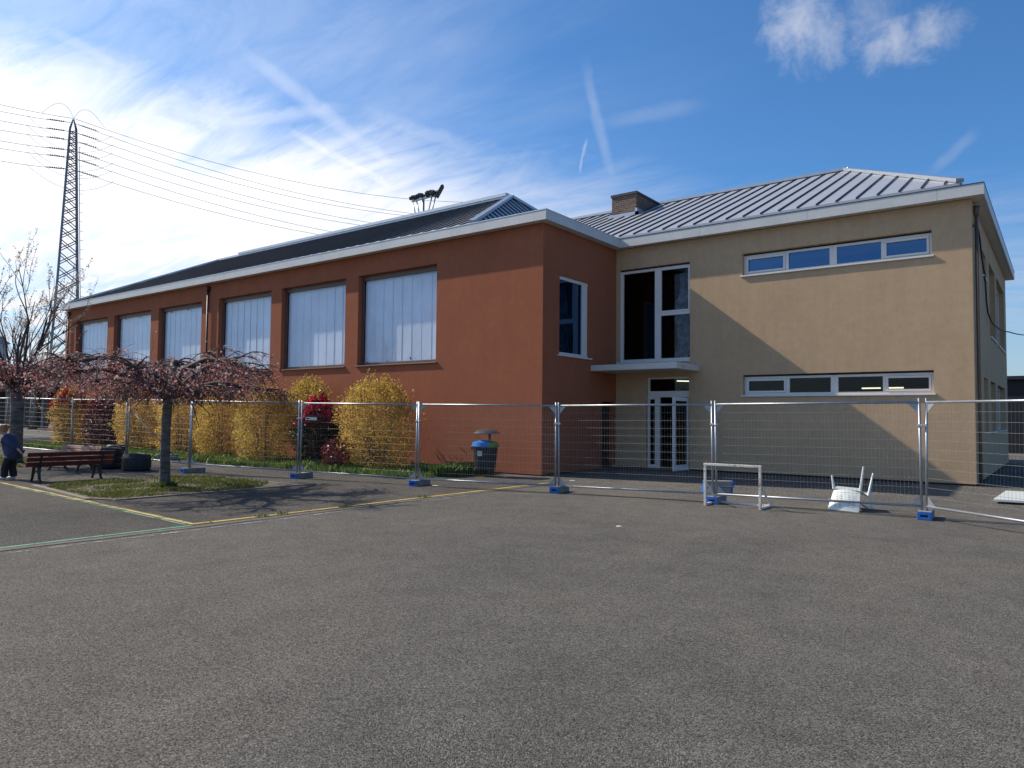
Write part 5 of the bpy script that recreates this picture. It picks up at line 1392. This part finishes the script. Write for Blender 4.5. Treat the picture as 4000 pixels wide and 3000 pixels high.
for k_ in range(70):
    a = r2.uniform(-1, 1); p0 = B(.17 - .06 * r2.random(), a * .07, 1.285 + .03 * r2.random()); tuft.tube([p0, p0 - Fd * .06 + Vector((0, 0, .012)), p0 - Fd * r2.uniform(.09, .15) + Vector((0, 0, r2.uniform(-.07, .0))) + Sd * r2.gauss(0, .02)], [.008, .006, .002], 4)
tuft.build('hair_tuft', M_HAIR, person)
# jacket
V_, E_, R2 = [], [], []
j0 = nd(B(-.07, 0, .455), (.205, .185)); j1 = nd(B(-.07, 0, .58), (.205, .18), j0); j1 = nd(B(-.06, 0, .72), (.19, .165), j1); j2 = nd(B(-.02, 0, .88), (.165, .15), j1); j3 = nd(B(.04, 0, 1.00), (.135, .13), j2); j4 = nd(B(.10, 0, 1.07), (.08, .085), j3)
nd(B(-.04, 0, 1.12), (.08, .095), j3)     # hood hanging at the back
for s in (-1, 1):
    a_ = nd(B(.02, s * .15, .985), .072, j3)
    if s > 0: b_ = nd(B(-.18, s * .20, .855), .062, a_); c2 = nd(B(-.32, s * .175, .745), .05, b_)
    else: b_ = nd(B(.14, s * .19, .79), .060, a_); c2 = nd(B(.255, s * .13, .815), .048, b_)
# flared back hem
nd(B(-.27, .02, .60), (.11, .13), j1)
skin('jacket', V_, E_, R2, M_JACK, person)
V_, E_, R2 = [], [], []
t0 = nd(B(-.05, 0, .66), (.12, .12)); t0 = nd(B(-.05, 0, .58), (.13, .125), t0)
for s in (-1, 1):
    a_ = nd(B(-.045, s * .078, .52), (.100, .098), t0); b_ = nd(B(.0 + .03 * s, s * .088, .31), (.088, .085), a_); c2 = nd(B(-.02 + .05 * s, s * .088, .13), (.088, .084), b_); nd(B(-.02 + .05 * s, s * .088, .055), (.09, .085), c2)
skin('trousers', V_, E_, R2, M_TROU, person)
for s in (-1, 1):
    V_, E_, R2 = [], [], []
    a_ = nd(B(-.07 + .05 * s, s * .088, .045), (.042, .045)); b_ = nd(B(.05 + .05 * s, s * .09, .042), (.042, .04), a_); nd(B(.14 + .05 * s, s * .092, .032), (.036, .03), b_)
    skin('shoe', V_, E_, R2, M_SHOE, person)

# ================================================================== SMALL LITTER
M_PAPER = simple('paper', (.62, .62, .60), .8, var=.1)
def scrap(x, y, s, label):
    b = MB(); a = random.uniform(0, 3); b.prism([(x + s * math.cos(a + q) * random.uniform(.6, 1), y + s * math.sin(a + q) * random.uniform(.6, 1)) for q in (0, 1.3, 2.8, 4.2, 5.2)], gz(x, y) + .001, gz(x, y) + .012)
    tag(b.build('paper_scrap', M_PAPER), label, 'litter')
scrap(-5.35, 9.75, .05, 'white paper scrap on the open asphalt in the middle')
scrap(-12.15, 15.75, .09, 'pale rag on the ground just right of the litter bin')
scrap(-10.1, 15.95, .11, 'crumpled pale litter at the foot of the red corner')
scrap(-11.75, 12.6, .09, 'clear plastic scrap beside a fence foot left of the bin')
scrap(.62, 2.35, .025, 'tiny white chip on the asphalt at the lower right')

# ------------------------------------------------------------------ render look
SC.view_settings.view_transform = 'Standard'; SC.view_settings.look = 'None'
SC.view_settings.exposure = 0.2; SC.view_settings.gamma = 1.0; SC.view_settings.use_curve_mapping = False
SC.cycles.use_denoising = True
try:
    SC.cycles.denoiser = 'OPENIMAGEDENOISE'; SC.cycles.denoising_input_passes = 'RGB_ALBEDO_NORMAL'; SC.cycles.denoising_prefilter = 'ACCURATE'
except Exception: pass
SC.cycles.transparent_max_bounces = 24
SC.cycles.max_bounces = 8
bpy.context.view_layer.update()
